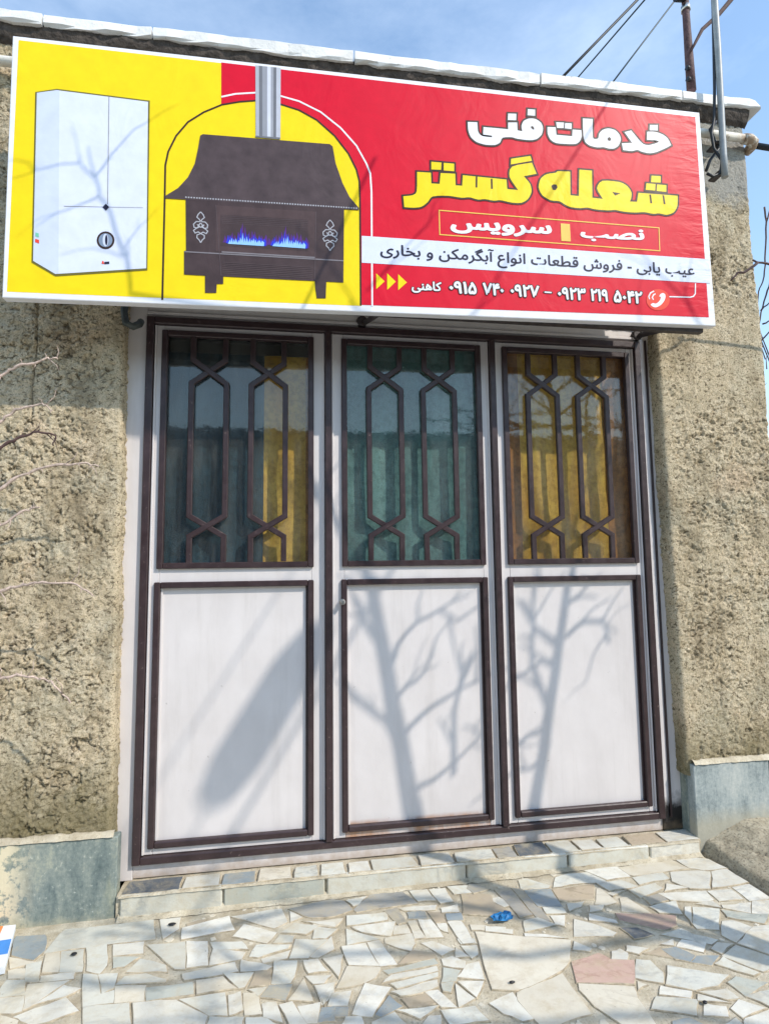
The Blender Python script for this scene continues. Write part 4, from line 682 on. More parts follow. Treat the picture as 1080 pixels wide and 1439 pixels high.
# paving: a bed of mortar that carries single stones
px_ = np.arange(-2.6, 2.665, .012)
py_ = np.arange(-3.4, -.06, .012)
PX, PY = np.meshgrid(px_, py_, indexing='ij')
# the right edge runs slightly inwards towards the street
edge = 2.61 - (PY + .12) * .09
PX = np.where(PX > 2.2, 2.2 + (PX - 2.2) * (edge - 2.2) / .46, PX)
PZ = gz(PX) - .0012 + .004 * (fbm(PX * 14, PY * 14, 3, 4) - .5)
PZ[0, :] = -.30; PZ[-1, :] = -.30; PZ[:, 0] = -.30; PZ[:, -1] = -.30
paving = grid_obj('paving', PX, PY, PZ, M['mortar'])
paving['kind'] = 'structure'


def inset(pts, d):
    """move every edge of a convex-ish polygon inwards by d"""
    out = []
    k = len(pts)
    for i in range(k):
        p0, p1, p2 = Vector(pts[i - 1]), Vector(pts[i]), Vector(pts[(i + 1) % k])
        a, b = (p1 - p0), (p2 - p1)
        if a.length < 1e-6 or b.length < 1e-6:
            out.append(p1); continue
        a.normalize(); b.normalize()
        na, nb = Vector((-a.y, a.x)), Vector((-b.y, b.x))
        m = na + nb
        if m.length < 1e-4:
            m = na
        m.normalize()
        out.append(p1 + m * (d / max(.45, m.dot(na))))
    return out


def stone_geo(pts, zf, h, tilt, c=.0028, mid=True):
    """prism with a chamfered rim and uneven edges"""
    P = []
    for i in range(len(pts)):
        a, b = Vector(pts[i]), Vector(pts[(i + 1) % len(pts)])
        P.append(a)
        L = (b - a).length
        if mid and L > .035:
            k = 2 if L > .12 else 1
            nrm = Vector((-(b - a).y, (b - a).x)).normalized()
            for q in range(k):
                s = (q + 1) / (k + 1) + rnd.uniform(-.12, .12)
                P.append(a.lerp(b, s) + nrm * rnd.uniform(-.0035, .004))
    cen = sum(P, Vector((0, 0))) / len(P)
    I = [Vector(q) for q in inset([tuple(p) for p in P], c)]
    V, F = [], []
    n = len(P)
    for p in P: V.append((p.x, p.y, zf(p.x) - .012))
    for p in P: V.append((p.x, p.y, zf(p.x) + h - c * .8 + tilt.dot(p - cen)))
    for p in I: V.append((p.x, p.y, zf(p.x) + h + tilt.dot(p - cen) + rnd.uniform(-.0006, .0006)))
    for i in range(n):
        j = (i + 1) % n
        F.append([i, j, n + j, n + i]); F.append([n + i, n + j, 2 * n + j, 2 * n + i])
    F.append([2 * n + i for i in range(n)])
    return V, F, cen


def rim(o):
    """earth caught on the chamfered rim and the sides of a stone"""
    o.data.materials.append(M['joint'])
    n = len(o.data.polygons)
    o.data.polygons.foreach_set('material_index', [1] * (n - 1) + [0])


for k, (col, pts) in enumerate(STONES):
    pts = inset(pts, -.0048)
    tilt = Vector((rnd.uniform(-.012, .012), rnd.uniform(-.012, .012)))
    V, F, cen = stone_geo([tuple(p) for p in pts], gz, rnd.uniform(.0022, .0042), tilt)
    o = mesh_obj('paving_stone', V, F, M[col], paving, origin=(cen.x, cen.y, gz(cen.x)))
    rim(o)

# small chips pressed into the wide joints
R6 = random.Random(8)
allpts = [(Vector(p), Vector(q)) for _, P in STONES for p, q in zip(P, P[1:] + P[:1])]


def inside(P, x, y):
    c = False
    for (x1, y1), (x2, y2) in zip(P, P[1:] + P[:1]):
        if (y1 > y) != (y2 > y) and x < (x2 - x1) * (y - y1) / (y2 - y1) + x1:
            c = not c
    return c


V, F, nchip = [], [], 0
for _ in range(500):
    x, y = R6.uniform(-.5, 2.6), R6.uniform(-1.0, -.13)
    if x > 2.59 or any(inside(P, x, y) for _c, P in STONES):
        continue
    p = Vector((x, y))
    dmin = min((p - (a + (b - a) * max(0, min(1, (p - a).dot(b - a) / max(1e-9, (b - a).length_squared))))).length for a, b in allpts)
    if dmin < .009:
        continue
    r_ = min(dmin - .003, .022) * R6.uniform(.5, 1)
    k = R6.randint(4, 6)
    a0 = R6.uniform(0, 6)
    q = [(x + math.cos(a0 + 6.283 * i / k) * r_ * R6.uniform(.6, 1), y + math.sin(a0 + 6.283 * i / k) * r_ * R6.uniform(.6, 1)) for i in range(k)]
    v, f, _ = stone_geo(q, gz, R6.uniform(.0005, .002), Vector((0, 0)), .0012, False)
    b0 = len(V)
    V += v
    F += [[b0 + i for i in ff] for ff in f]
o = mesh_obj('stone_chips', V, F, M['c'], paving)
o['kind'] = 'stuff'

# stones of the same paving outside the frame, too many to pick apart: one part
hull = [(-.62, -.08), (2.75, -.04), (2.75, -.62), (2.25, -1.03), (-.32, -.64)]


def in_hull(x, y):
    c = False
    for i in range(len(hull)):
        (x1, y1), (x2, y2) = hull[i], hull[(i + 1) % len(hull)]
        if (y1 > y) != (y2 > y) and x < (x2 - x1) * (y - y1) / (y2 - y1) + x1:
            c = not c
    return c


V, F = [], []
step = .155
nx, ny = 34, 22
jx = [[(-2.55 + i * step + rnd.uniform(-.055, .055), -.14 - j * step + rnd.uniform(-.05, .05)) for j in range(ny)] for i in range(nx)]
for i in range(nx - 1):
    for j in range(ny - 1):
        q = [jx[i][j + 1], jx[i + 1][j + 1], jx[i + 1][j], jx[i][j]]
        if any(in_hull(*p) for p in q) or max(p[0] - (2.60 - (p[1] + .12) * .09) for p in q) > 0:
            continue
        v, f, _ = stone_geo([tuple(p) for p in inset(q, .006)], gz, rnd.uniform(.005, .008), Vector((0, 0)))
        b = len(V)
        V += v
        F += [[b + a for a in ff] for ff in f]
o = mesh_obj('paving_stones_beyond', V, F, M['n'], paving)
o['kind'] = 'stuff'

# sloping concrete pad beside the paving
s_ = np.linspace(0, 1, 150)
y_ = np.linspace(-.085, -2.6, 260)
SS, YY = np.meshgrid(s_, y_, indexing='ij')
E0 = 2.622 - (YY + .12) * .09
XX = E0 + SS ** 1.3 * 2.4
dx = XX - E0
rise = (.046 + .085 * sstep(0, .26, dx)) * (0.45 + .55 * np.exp(-(-.085 - YY) / .5))
ZZ = gz(2.6) + rise * sstep(0, .035, dx + .012 * (fbm(YY * 20, dx * 20, 41, 3) - .5)) + .022 * (fbm(XX * 11, YY * 11, 43, 5) - .5) + .010 * (fbm(XX * 60, YY * 60, 45, 3) - .5)
crack = np.abs(dx - (.11 + .04 * np.sin(YY * 9) + .05 * fbm(YY * 8, YY * 0, 47, 3)))
ZZ = ZZ - .014 * (1 - sstep(.002, .012, crack)) * (YY < -.2)
ZZ[0, :] = -.3
pad = grid_obj('concrete_pad', XX, YY, ZZ, M['concrete'])
pad['kind'] = 'structure'

# ------------------------------------------------------------------ building
bld = thing('workshop_building', 'low workshop building with rough tan plaster walls and pale coping', 'building', (1.2, 0, -.2))


def edgeL(z):
    return -.073 - .006 * (z - 1.3)


def edgeR(z):
    return 2.572 + (1.34 - z) * .012


def plaster_h(X, Z, seed):
    wx = X + .03 * (fbm(X * 9, Z * 9, seed + 50, 3) - .5)
    wz = Z + .03 * (fbm(X * 9 + 7, Z * 9 + 3, seed + 51, 3) - .5)
    low = (fbm(wx * 6, wz * 6, seed, 3) - .5) * .014
    mask = sstep(.38, .60, fbm(wx * 6, wz * 6, seed + 13, 3))
    c1 = np.abs(fbm(wx * 27, wz * 33, seed + 5, 3) - .5)
    c2 = np.abs(fbm(wx * 46 + 9, wz * 55, seed + 31, 2) - .5)
    keep = sstep(.47, .60, vnoise(wx * 19, wz * 23, seed + 41))
    cre = (1 - sstep(.0, .05, c1)) * keep + .7 * (1 - sstep(.0, .06, c2)) * (1 - keep) * sstep(.5, .62, vnoise(wx * 24 + 5, wz * 30, seed + 47))
    lump = fbm(wx * 38, wz * 46, seed + 9, 3) - .5
    grit = (vnoise(wx * 100, wz * 112, seed + 17) - .5) * .0062
    return low + lump * .015 * (.4 + .8 * mask) - cre * .012 * (.4 + .75 * mask) + grit


def plaster_wall(name, xs, fn_edge, side, zs, seed):
    """side=+1: the wall ends in a rounded corner at its right (door) edge, -1 at its left"""
    r = .022
    na = 7
    ret = np.linspace(0, .085, 16)[1:]
    U = len(xs) + na + len(ret)
    Zg = np.repeat(zs[:, None], U, 1)
    ed = fn_edge(zs)[:, None]
    flatx = np.repeat(xs[None, :], len(zs), 0)
    e0 = xs[-1] if side > 0 else xs[0]
    a = np.linspace(0, math.pi / 2, na + 1)[1:]
    # local coordinates measured from the corner
    fx = flatx if side > 0 else flatx[:, ::-1]
    k = np.abs(fx - fx[:, -1:])
    far = np.abs(fx[:, :1] - fx[:, -1:])
    X1 = fx + (ed - side * r - fx[:, -1:]) * (1 - np.clip(k / .5, 0, 1))
    Y1 = np.full_like(X1, -.08)
    NX1, NY1 = np.zeros_like(X1), -np.ones_like(X1)
    X2 = ed - side * r + side * r * np.sin(a)[None, :] + 0 * ed
    Y2 = np.repeat((-.08 + r - r * np.cos(a))[None, :], len(zs), 0)
    NX2 = np.repeat((side * np.sin(a))[None, :], len(zs), 0)
    NY2 = np.repeat((-np.cos(a))[None, :], len(zs), 0)
    X3 = np.repeat(ed, len(ret), 1)
    Y3 = np.repeat((-.08 + r + ret)[None, :], len(zs), 0)
    NX3, NY3 = np.full_like(X3, side), np.zeros_like(X3)
    X, Y = np.hstack([X1, X2, X3]), np.hstack([Y1, Y2, Y3])
    NX, NY = np.hstack([NX1, NX2, NX3]), np.hstack([NY1, NY2, NY3])
    arc = X + side * (Y + .08)
    h = plaster_h(arc, Zg, seed)
    if side > 0:
        ck = np.abs(arc - (-.452 + .03 * (fbm(Zg * 5, Zg * 0 + 2, 77, 4) - .5)))
        h = h - .016 * (1 - sstep(.002, .0065, ck)) * sstep(1.9, 2.0, Zg)
    if side < 0:
        sm = sstep(2.62, 2.78, X) * sstep(1.95, 2.2, Zg) * (1 - sstep(2.5, 2.75, Zg))
        h = h * (1 - .75 * sm) + .004 * sm
        sm2 = sstep(2.62, 2.7, X) * sstep(3.2, 3.35, Zg)
        h = h * (1 - .6 * sm2)
    dcor = np.abs(arc - ed)
    h = h * (.4 + .6 * sstep(.0, .09, dcor))
    X, Y = X + NX * h, Y + NY * h
    if side < 0:
        X, Y, Zg = X[:, ::-1], Y[:, ::-1], Zg[:, ::-1]
    return X, Y, Zg


def fine(a, b, s):
    return np.arange(a, b + s * .5, s)


zs = np.concatenate([fine(.10, 3.74, .0046)])
xl = np.concatenate([fine(-3.0, -.75, .03), fine(-.72, -.07, .0046)])
X, Y, Z = plaster_wall('plaster', xl, np.vectorize(edgeL), +1, zs, 100)
# the bottom edge of the left plaster sits on the plinth
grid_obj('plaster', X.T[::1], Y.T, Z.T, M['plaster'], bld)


def cornerx(z):
    return np.interp(z, [-.2, .3, 1.5, 2.49, 3.05, 3.5, 3.75], [3.215, 3.213, 3.21, 3.208, 3.192, 3.196, 3.185])


xr = fine(2.585, 3.25, .0046)
zs2 = fine(.22, 3.74, .0046)
X, Y, Z = plaster_wall('plaster', xr, np.vectorize(edgeR), -1, zs2, 300)
# stretch towards the uneven outer corner and turn it round
tt = np.clip((X - 2.75) / .5, 0, None)
X = np.where(X > 2.75, 2.75 + tt * (cornerx(Z) - 2.75), X)
rr = np.clip((X - (cornerx(Z) - .05)) / .05, 0, 1)
Y = Y + .045 * rr ** 3
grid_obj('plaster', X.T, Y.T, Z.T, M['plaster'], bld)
# side wall going back from the outer corner
zz = fine(-.2, 3.74, .02)
yy = fine(-.03, 4.8, .04)
ZZ, YY = np.meshgrid(zz, yy, indexing='ij')
hh = plaster_h(YY, ZZ, 500)
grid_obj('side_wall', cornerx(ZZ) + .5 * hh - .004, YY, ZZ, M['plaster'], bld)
# plaster above the door
zz = fine(2.60, 3.74, .012)
xx = fine(-.08, 2.60, .012)
ZZ, XX = np.meshgrid(zz, xx, indexing='ij')
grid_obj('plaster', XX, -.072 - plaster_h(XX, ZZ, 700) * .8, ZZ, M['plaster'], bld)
# cores, inner room, roof
m = MB()
m.box(-3.0, -.10, -.03, .28, -.25, 3.72)
m.box(2.63, 3.0, -.03, .28, -.25, 3.72)
m.box(-.0985, 2.6285, -.02, .28, 2.62, 3.72)
m.build('wall_core', M['mortar_dark'], bld)
m = MB()
m.box(-3.0, 3.0, 4.6, 4.8, -.25, 3.6); m.box(-3.0, -2.9, .2815, 4.598, -.25, 3.6)
m.box(-.6, -.55, .2815, 4.597, -.10, 3.0); m.box(2.95, 3.0, .2815, 4.596, -.10, 3.0)
m.build('inner_wall', M['dark_room'], bld)
MB().box(-.5485, 2.9485, .2825, 4.595, -.16, -.09).build('room_floor', M['dark_room'], bld)
MB().box(-3.0, 3.0, .15, 4.8, 3.6015, 3.70).build('roof', M['roof'], bld)

# coping: dark mortar bed and pale slabs
cx_ = [-3.0, -2.2, -1.25, -.457, .018, .967, 1.941, 2.755, 3.235]
xb = fine(-3.0, 3.18, .012)
ab = np.linspace(0, 1, 9)
XB, AB = np.meshgrid(xb, ab, indexing='ij')
prof_y = np.interp(AB, [0, .3, .6, 1], [-.075, -.095, -.112, -.118])
prof_z = np.interp(AB, [0, .3, .6, 1], [3.668, 3.685, 3.715, 3.752])
nb = .7 * (fbm(XB * 11 + 3 * fbm(XB * 3, AB, 63, 2), AB * 3, 61, 5) - .5) + .3 * (fbm(XB * 60, AB * 9, 65, 2) - .5)
grid_obj('mortar_bed', XB, prof_y - .035 * nb, prof_z + .008 * XB + .03 * nb, M['mortar_dark'], bld)
for i in range(len(cx_) - 1):
    a, b = cx_[i] + .004, cx_[i + 1] - .004
    bm = bmesh.new()
    nseg = max(3, int((b - a) / .06))
    rows = []
    th = .056 + rnd.uniform(-.003, .003)
    dz, dy = rnd.uniform(-.003, .003), rnd.uniform(-.006, .006)
    for q in range(nseg + 1):
        x = a + (b - a) * q / nseg
        zt = 3.803 + .0075 * x + dz
        j = [rnd.uniform(-.005, .005) for _ in range(4)]
        pr = [(.27, zt - th), (-.128 + dy + j[0], zt - th + rnd.uniform(-.008, .004)), (-.134 + dy + j[1], zt - th + .008), (-.133 + dy + j[2], zt - .007), (-.125 + dy, zt + j[3] * .5), (.27, zt)]
        rows.append([bm.verts.new((x, y, z)) for y, z in pr])
    for q in range(nseg):
        for k in range(6):
            k2 = (k + 1) % 6
            bm.faces.new([rows[q][k], rows[q][k2], rows[q + 1][k2], rows[q + 1][k]])
    bm.faces.new(rows[0][::-1]); bm.faces.new(rows[-1])
    if i == len(cx_) - 2:                       # broken outer corner of the last slab
        for v in rows[-1]:
            v.co.x -= .03 * (v.co.z - 3.8) / .05 + rnd.uniform(0, .02)
    bmesh.ops.recalc_face_normals(bm, faces=list(bm.faces))
    mm = MB(); mm.add_bm(bm)
    mm.build('coping_slab', M['coping'], bld)

# plinth slabs
for (a, b) in ((-.62, -.034), (-1.42, -.626), (-2.3, -1.426), (-3.0, -2.306)):
    MB().box(a, b, -.103, -.05, -.21, .163, .004).build('plinth_slab', M['plinth'], bld)
for (a, b) in ((2.604, 3.02), (3.026, 3.37)):
    MB().box(a, b, -.103, -.05, -.21, .277, .004).build('plinth_slab', M['plinth_pale'], bld)
MB().box(2.604, 2.63, -.049, .02, -.21, .272, .003).build('plinth_slab', M['plinth'], bld)
# crumbling mortar lip on top of the plinth
for (xa, xb2, z0) in ((-3.0, -.05, .161), (2.61, 3.3, .275)):
    xs = fine(xa, xb2, .01)
    A, B = np.meshgrid(xs, np.linspace(0, 1, 6), indexing='ij')
    nn = fbm(A * 30, B * 4, 71, 4)
    grid_obj('mortar_lip', A, -.109 + .04 * B + .012 * (nn - .5), z0 + .004 + np.sin(B * 3) * (.012 + .016 * nn) * (B > .01), M['mortar'], bld)

# pipe, conduit and cables on the wall
pipe = thing('gas_pipe', 'cream painted pipe running level under the coping, rusty at its elbow', 'pipe', (0, -.12, 3.55))
MB().tube([(-2.9, -.125, 3.535), (0, -.125, 3.545), (2.9, -.125, 3.592), (3.14, -.125, 3.588)], .021, 12).build('pipe_run', M['pipe'], pipe)
MB().tube([(3.12, -.125, 3.588), (3.16, -.124, 3.587), (3.19, -.112, 3.583), (3.203, -.085, 3.578), (3.205, -.05, 3.575)], [.026, .028, .029, .028, .025], 12).build('elbow', M['pipe'], pipe)
MB().tube([(2.78, -.125, 3.59), (2.80, -.125, 3.591)], .027, 12).build('coupling', M['pipe'], pipe)
tag(MB().tube([(3.235, -.09, 3.585), (3.6, -.09, 3.57), (4.6, -.05, 3.60)], .016, 8).build('pipe_cable', M['cable'], None), 'black cable leaving the rusty pipe elbow to the right', 'cable')
cond = thing('cable_conduit', 'upright grey conduit tube rising past the coping at the right corner', 'conduit', (2.93, -.2, 3.3))
MB().tube(CONDUIT, .0165, 10).build('tube', M['conduit'], cond)
MB().box(2.905, 2.945, -.18, -.10, 3.50, 3.512, .002).build('clamp', M['steel'], cond)
MB().box(2.905, 2.945, -.18, -.10, 3.33, 3.342, .002).build('clamp', M['steel'], cond)
tag(MB().tube(CABLE, .0075, 8).build('black_cable', M['cable'], None), 'black cable hanging straight beside the grey conduit and looping at its foot', 'cable')
tag(MB().tube([Vector(p) for p in CABLE2], .008, 8).build('coiled_cable', M['cable'], None), 'short black cable bent behind the conduit next to the sign corner', 'cable')

# roof post
post = thing('roof_post', 'thin rusty brown post standing on the coping near its right end', 'post', POST[-1])
MB().tube([POST[-1]] + POST[::-1][1:], [.026, .024, .021, .02, .02], 9).build('pole', M['rust'], post)
for z in (4.06, 4.13):
    MB().tube([(2.945, .03, z), (2.925, .028, z + .002)], [.012, .014], 8).build('knob', M['black'], post)
MB().tube([(2.955, .04, 4.585), (2.89, .03, 4.58)], [.016, .024], 8).build('insulator', M['black'], post)
MB().tube([(2.964, .05, 4.52), (2.964, .05, 4.55)], [.0265, .0265], 9).build('band', M['chrome'], post)
tag(MB().tube(BRANCH, [.014, .014, .013, .011, .009, .006], 7).build('dry_branch', M['twig_dark'], None), 'bare dark branch leaning against the rusty roof post', 'branch')

# overhead wires
wire_lab = ['thick black overhead cable, leftmost above the coping', 'thin dark overhead wire close beside the thick black cable', 'thin dark overhead wire nearest to the rusty post']
for ends, lab, rr, mt in zip(WIRES, wire_lab, (.017, .0052, .010), ('cable', 'cable_grey', 'cable_grey')):
    a, b = Vector(ends[0]), Vector(ends[1])
    w = MB().tube([a.lerp(b, i / 12) for i in range(13)], rr, 7).build('overhead_wire', M[mt], None)
    tag(w, lab, 'wire', 'overhead wires crossing the roof')
cl = thing('cable_closure', 'black cylindrical cable closure hung on the thick overhead cable', 'cable closure', CLOSURE[0])
c0, ce = Vector(CLOSURE[0]), Vector(CLOSURE[1])
MB().tube([c0 - ce * .27, c0 - ce * .24, c0 - ce * .15, c0 + ce * .17, c0 + ce * .26, c0 + ce * .29], [.03, .08, .105, .10, .07, .03], 14).build('shell', M['black'], cl)
MB().tube([c0 + ce * .6, c0, c0 - ce * 1.5, c0 - ce * 5], .006, 6).build('drop_wire', M['cable'], cl)
MB().tube(WIRE4, .012, 6).build('drop_wire', M['cable'], cl)

# unseen house added behind the camera: its shaded front darkens the panes' reflection
opp = thing('unseen_opposite_house', 'flat-roofed unseen house added across the street to be mirrored dark in the door panes', 'house', (1, -12, -.26))
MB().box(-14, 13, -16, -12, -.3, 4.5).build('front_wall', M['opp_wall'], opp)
MB().box(-14.3, 13.3, -16.3, -11.7, 4.5005, 4.75).build('roof_edge', M['roof'], opp)
for x in (-9, -5, -1.2, 2.6, 6.4, 10):
    w_ = MB().box(x - .7, x + .7, -12.06, -12.001, 1.2, 2.7).build('window', M['opp_glass'], opp)
    m_ = MB()
    m_.box(x - .8, x - .7005, -12.1, -12.002, 1.1, 2.8); m_.box(x + .7005, x + .8, -12.1, -12.002, 1.1, 2.8)
    m_.box(x - .6995, x + .6995, -12.1, -12.002, 2.7005, 2.8); m_.box(x - .6995, x + .6995, -12.1, -12.002, 1.1, 1.1995)
    m_.build('frame', M['white'], w_)

# ------------------------------------------------------------------ doorstep
step_t = thing('doorstep', 'low doorstep faced with pale marble pieces below the metal doors', 'step', (1.3, -.06, -.16))
xs = fine(-.031, 2.61, .012)
A, B = np.meshgrid(xs, np.linspace(0, 1, 14), indexing='ij')
yy = np.interp(B, [0, .25, .35, 1], [-.112, -.112, -.105, .02])
zz = np.interp(B, [0, .25, .35, 1], [-.2, -.075, -.068, -.068]) + .006 * (fbm(A * 25, B * 20, 81, 4) - .5) * (B > .3)
grid_obj('mortar_core', A, yy, zz, M['mortar'], step_t)
rc = ['n', 'e', 'n', 'n', 'n', 'w']
for i in range(len(RISER) - 1):
    a, b = RISER[i] + .004, RISER[i + 1] - .005
    m = MB(); m.box(a, b, -.1275 + rnd.uniform(-.002, .002), -.10, -.205, -.061 + rnd.uniform(-.003, .001), .005, .0025)
    m.build('riser_slab', M[rc[i]], step_t)
xs = fine(-.02, 2.6, .008)
A, B = np.meshgrid(xs, np.linspace(0, 1, 8), indexing='ij')
nn = fbm(A * 26, B * 5, 91, 4)
grid_obj('mortar_lip', A, -.131 + .024 * B + .006 * (nn - .5), -.0665 + np.sin(B * 3) * (.003 + .010 * (nn - .25)), M['mortar'], step_t)
nn = fbm(A * 30, B * 5, 93, 4)
grid_obj('mortar_lip', A, -.150 + .034 * B + .016 * (nn - .5), -.150 + .0105 * A + B * (.004 + .022 * nn), M['mortar'], step_t)
tc = 'dwgcnnwnwnbdnwntw'
for i in range(len(TREAD) - 1):
    a, b = TREAD[i] + .003, TREAD[i + 1] - .004
    sk = rnd.uniform(-.012, .012) if i > 6 else 0
    yb = -.012 - rnd.uniform(0, .02)
    pts = [(a, -.118), (b, -.118), (b - sk + rnd.uniform(-.008, .0), yb + rnd.uniform(-.008, .008)), (a - sk * .6 + rnd.uniform(0, .008), yb)]
    V, F, cen = stone_geo(pts, lambda x: -.066, rnd.uniform(.005, .009), Vector((0, rnd.uniform(-.03, .03))), .003)
    rim(mesh_obj('tread_stone', V, F, M[tc[i]], step_t, origin=(cen.x, cen.y, -.066)))

# ------------------------------------------------------------------ doors
fr_t = thing('door_frame', 'white steel door frame edged with dark brown moulding', 'door frame', (1.25, 0, -.06))


def part(parent, name, mat, *a, c=.002):
    return MB().box(*a, c).build(name, M[mat], parent)


part(fr_t, 'jamb', 'white', -.12, -.0005, 0, .05, -.0675, 2.6)
part(fr_t, 'jamb', 'white_soot', 2.5005, 2.61, 0, .05, -.062, 2.6)
part(fr_t, 'head_sheet', 'white', .0005, 2.4995, .004, .05, 2.4415, 2.6)
part(fr_t, 'sill', 'white_soot', .0005, 2.4995, .003, .05, -.062, -.0015)
part(fr_t, 'brown_moulding', 'brown', 0, .033, -.022, .05, 0, 2.44, c=.003)
part(fr_t, 'brown_moulding', 'brown', 2.467, 2.5, -.022, .05, 0, 2.44, c=.003)
part(fr_t, 'brown_moulding', 'brown', .0335, 2.4665, -.022, .05, 2.407, 2.44, c=.003)
part(fr_t, 'brown_moulding', 'brown', .0335, 2.4665, -.022, .05, 0, .031, c=.003)
part(fr_t, 'mullion', 'brown', .826, .857, -.03, .05, .0315, 2.4065, c=.003)
part(fr_t, 'mullion', 'brown', 1.658, 1.688, -.03, .05, .0315, 2.4065, c=.003)
part(fr_t, 'white_bead', 'white_soot', 2.5005, 2.522, -.014, -.0005, -.02, 2.455)
part(fr_t, 'brown_bead', 'brown', 2.536, 2.546, -.010, -.0005, .0, 2.455)
part(fr_t, 'white_bead', 'white', -.0005, 2.5215, -.008, -.0005, 2.4555, 2.47)

LEAVES = [
    ((.0345, .825), (.068, .772), (.060, .772), 'white metal door leaf on the left, its window hung with blue cloth', 'white'),
    ((.858, 1.657), (.906, 1.615), (.901, 1.621), 'white metal door leaf in the middle with a round lock and a teal curtain', 'white_rust'),
    ((1.689, 2.4655), (1.730, 2.437), (1.725, 2.439), 'white metal door leaf on the right, amber curtains behind its window', 'white')]
WZ0, WZ1, PZ0, PZ1 = 1.263, 2.38, .060, 1.203
for li, ((x0, x1), (wx0, wx1), (qx0, qx1), lab, pm) in enumerate(LEAVES):
    d = thing('door_leaf', lab, 'door leaf', ((x0 + x1) / 2, 0, .03), 'three metal door leaves side by side')
    bw = .027
    # white frame
    part(d, 'stile', 'white', x0, wx0 + .010, .0, .035, .032, 2.406)
    part(d, 'stile', 'white', wx1 - .010, x1, .0, .035, .032, 2.406)
    xa, xb3 = wx0 + .0105, wx1 - .0105
    part(d, 'rail', 'white', xa, xb3, .0, .035, WZ1 - .010, 2.406)
    part(d, 'rail', 'white', xa, xb3, .0, .035, PZ1 - .012, WZ0 + .012)
    part(d, 'rail', 'white_rust' if li == 1 else 'white', xa, xb3, .0, .035, .032, PZ0 + .012)
    # raised white edging close to the brown bars
    e = MB()
    e.box(x0 + .001, x0 + .010, -.009, -.0005, .034, 2.404, .002)
    e.box(x1 - .010, x1 - .001, -.009, -.0005, .034, 2.404, .002)
    e.build('white_edging', M['white'], d)
    # lower panel
    panel = part(d, 'panel', pm, xa, xb3, .009, .02, PZ0 + .0125, PZ1 - .0125)
    for nm, a in (('l', (qx0, qx0 + bw, PZ0, PZ1)), ('r', (qx1 - bw, qx1, PZ0, PZ1)), ('t', (qx0 + bw + .0005, qx1 - bw - .0005, PZ1 - bw, PZ1)), ('b', (qx0 + bw + .0005, qx1 - bw - .0005, PZ0, PZ0 + bw))):
        o = part(d, 'panel_moulding', 'brown', a[0], a[1], -.016, .0085, a[2], a[3], c=.004)
        # slim inner step of the moulding
        if nm in 'lr':
            xi = a[1] if nm == 'l' else a[0] - .010
            MB().box(xi + .0005, xi + .0095, .001, .0085, a[2] + bw, a[3] - bw, .001).build('inner_step', M['white' if nm == 'l' else 'brown'], o)
    # window frame
    grille = MB()
    wf = bpy.data.objects.new('window', None)
    wf.location = Vector(((wx0 + wx1) / 2, 0, WZ0)) - world_loc(d)
    link(wf, d)
    for a in ((wx0, wx0 + bw, WZ0, WZ1), (wx1 - bw, wx1, WZ0, WZ1), (wx0 + bw + .0005, wx1 - bw - .0005, WZ1 - bw, WZ1), (wx0 + bw + .0005, wx1 - bw - .0005, WZ0, WZ0 + bw)):
        part(wf, 'window_bar', 'brown', a[0], a[1], -.016, .012, a[2], a[3], c=.003)
    # ornamental grille: two pairs of bars that cross above and below
    for cxx in (.215, .489):
        c = wx0 + cxx
        h = .080
        zT, z1, zX, z2, z3, zY, z4, zB = WZ1 - bw, 2.243, 2.190, 2.132, 1.503, 1.457, 1.408, WZ0 + bw
        for sgn, yo in ((-1, 0.0), (1, .0025)):
            path = [(c + sgn * h * .92, zT), (c + sgn * h * .92, z1), (c - sgn * h, z2), (c - sgn * h, z3), (c + sgn * h * .95, z4), (c + sgn * h * .95, zB)]
            polyline_bar([(p_[0] + rnd.uniform(-.001, .001), p_[1] + rnd.uniform(-.002, .002)) for p_ in path], .0255, -.0145 + yo, .004 + yo).build('grille_bar', M['brown'], wf)
    part(wf, 'glass_pane', 'glass', wx0 + .012, wx1 - .012, .0135, .0175, WZ0 + .012, WZ1 - .012, c=0)
    if li == 1:
        k = MB()
        k.tube([(.906, .0, 1.098), (.906, -.020, 1.098)], [.015, .014], 14)
        k.tube([(.906, -.0205, 1.098), (.906, -.040, 1.098), (.906, -.046, 1.098)], [.0095, .012, .009], 14)
        k.build('lock_knob', M['chrome'], d)


# curtains just behind the panes
def curtain(x0, x1, z0, z1, mat, label, seed, amp=.012, freq=7, name='curtain', yb=.040):
    xs = np.linspace(x0, x1, max(20, int((x1 - x0) * 160)))
    zs = np.linspace(z0, z1, 60)
    A, B = np.meshgrid(xs, zs, indexing='ij')
    ph = 2 * math.pi * freq * (A - x0) + 2.5 * (fbm(A * 4, B * 1.2, seed, 3) - .5) * 3
    Yc = yb + amp * np.sin(ph) + .008 * (fbm(A * 14, B * 9, seed + 5, 3) - .5)
    return tag(grid_obj(name, A, Yc, B, M[mat], None), label, name)


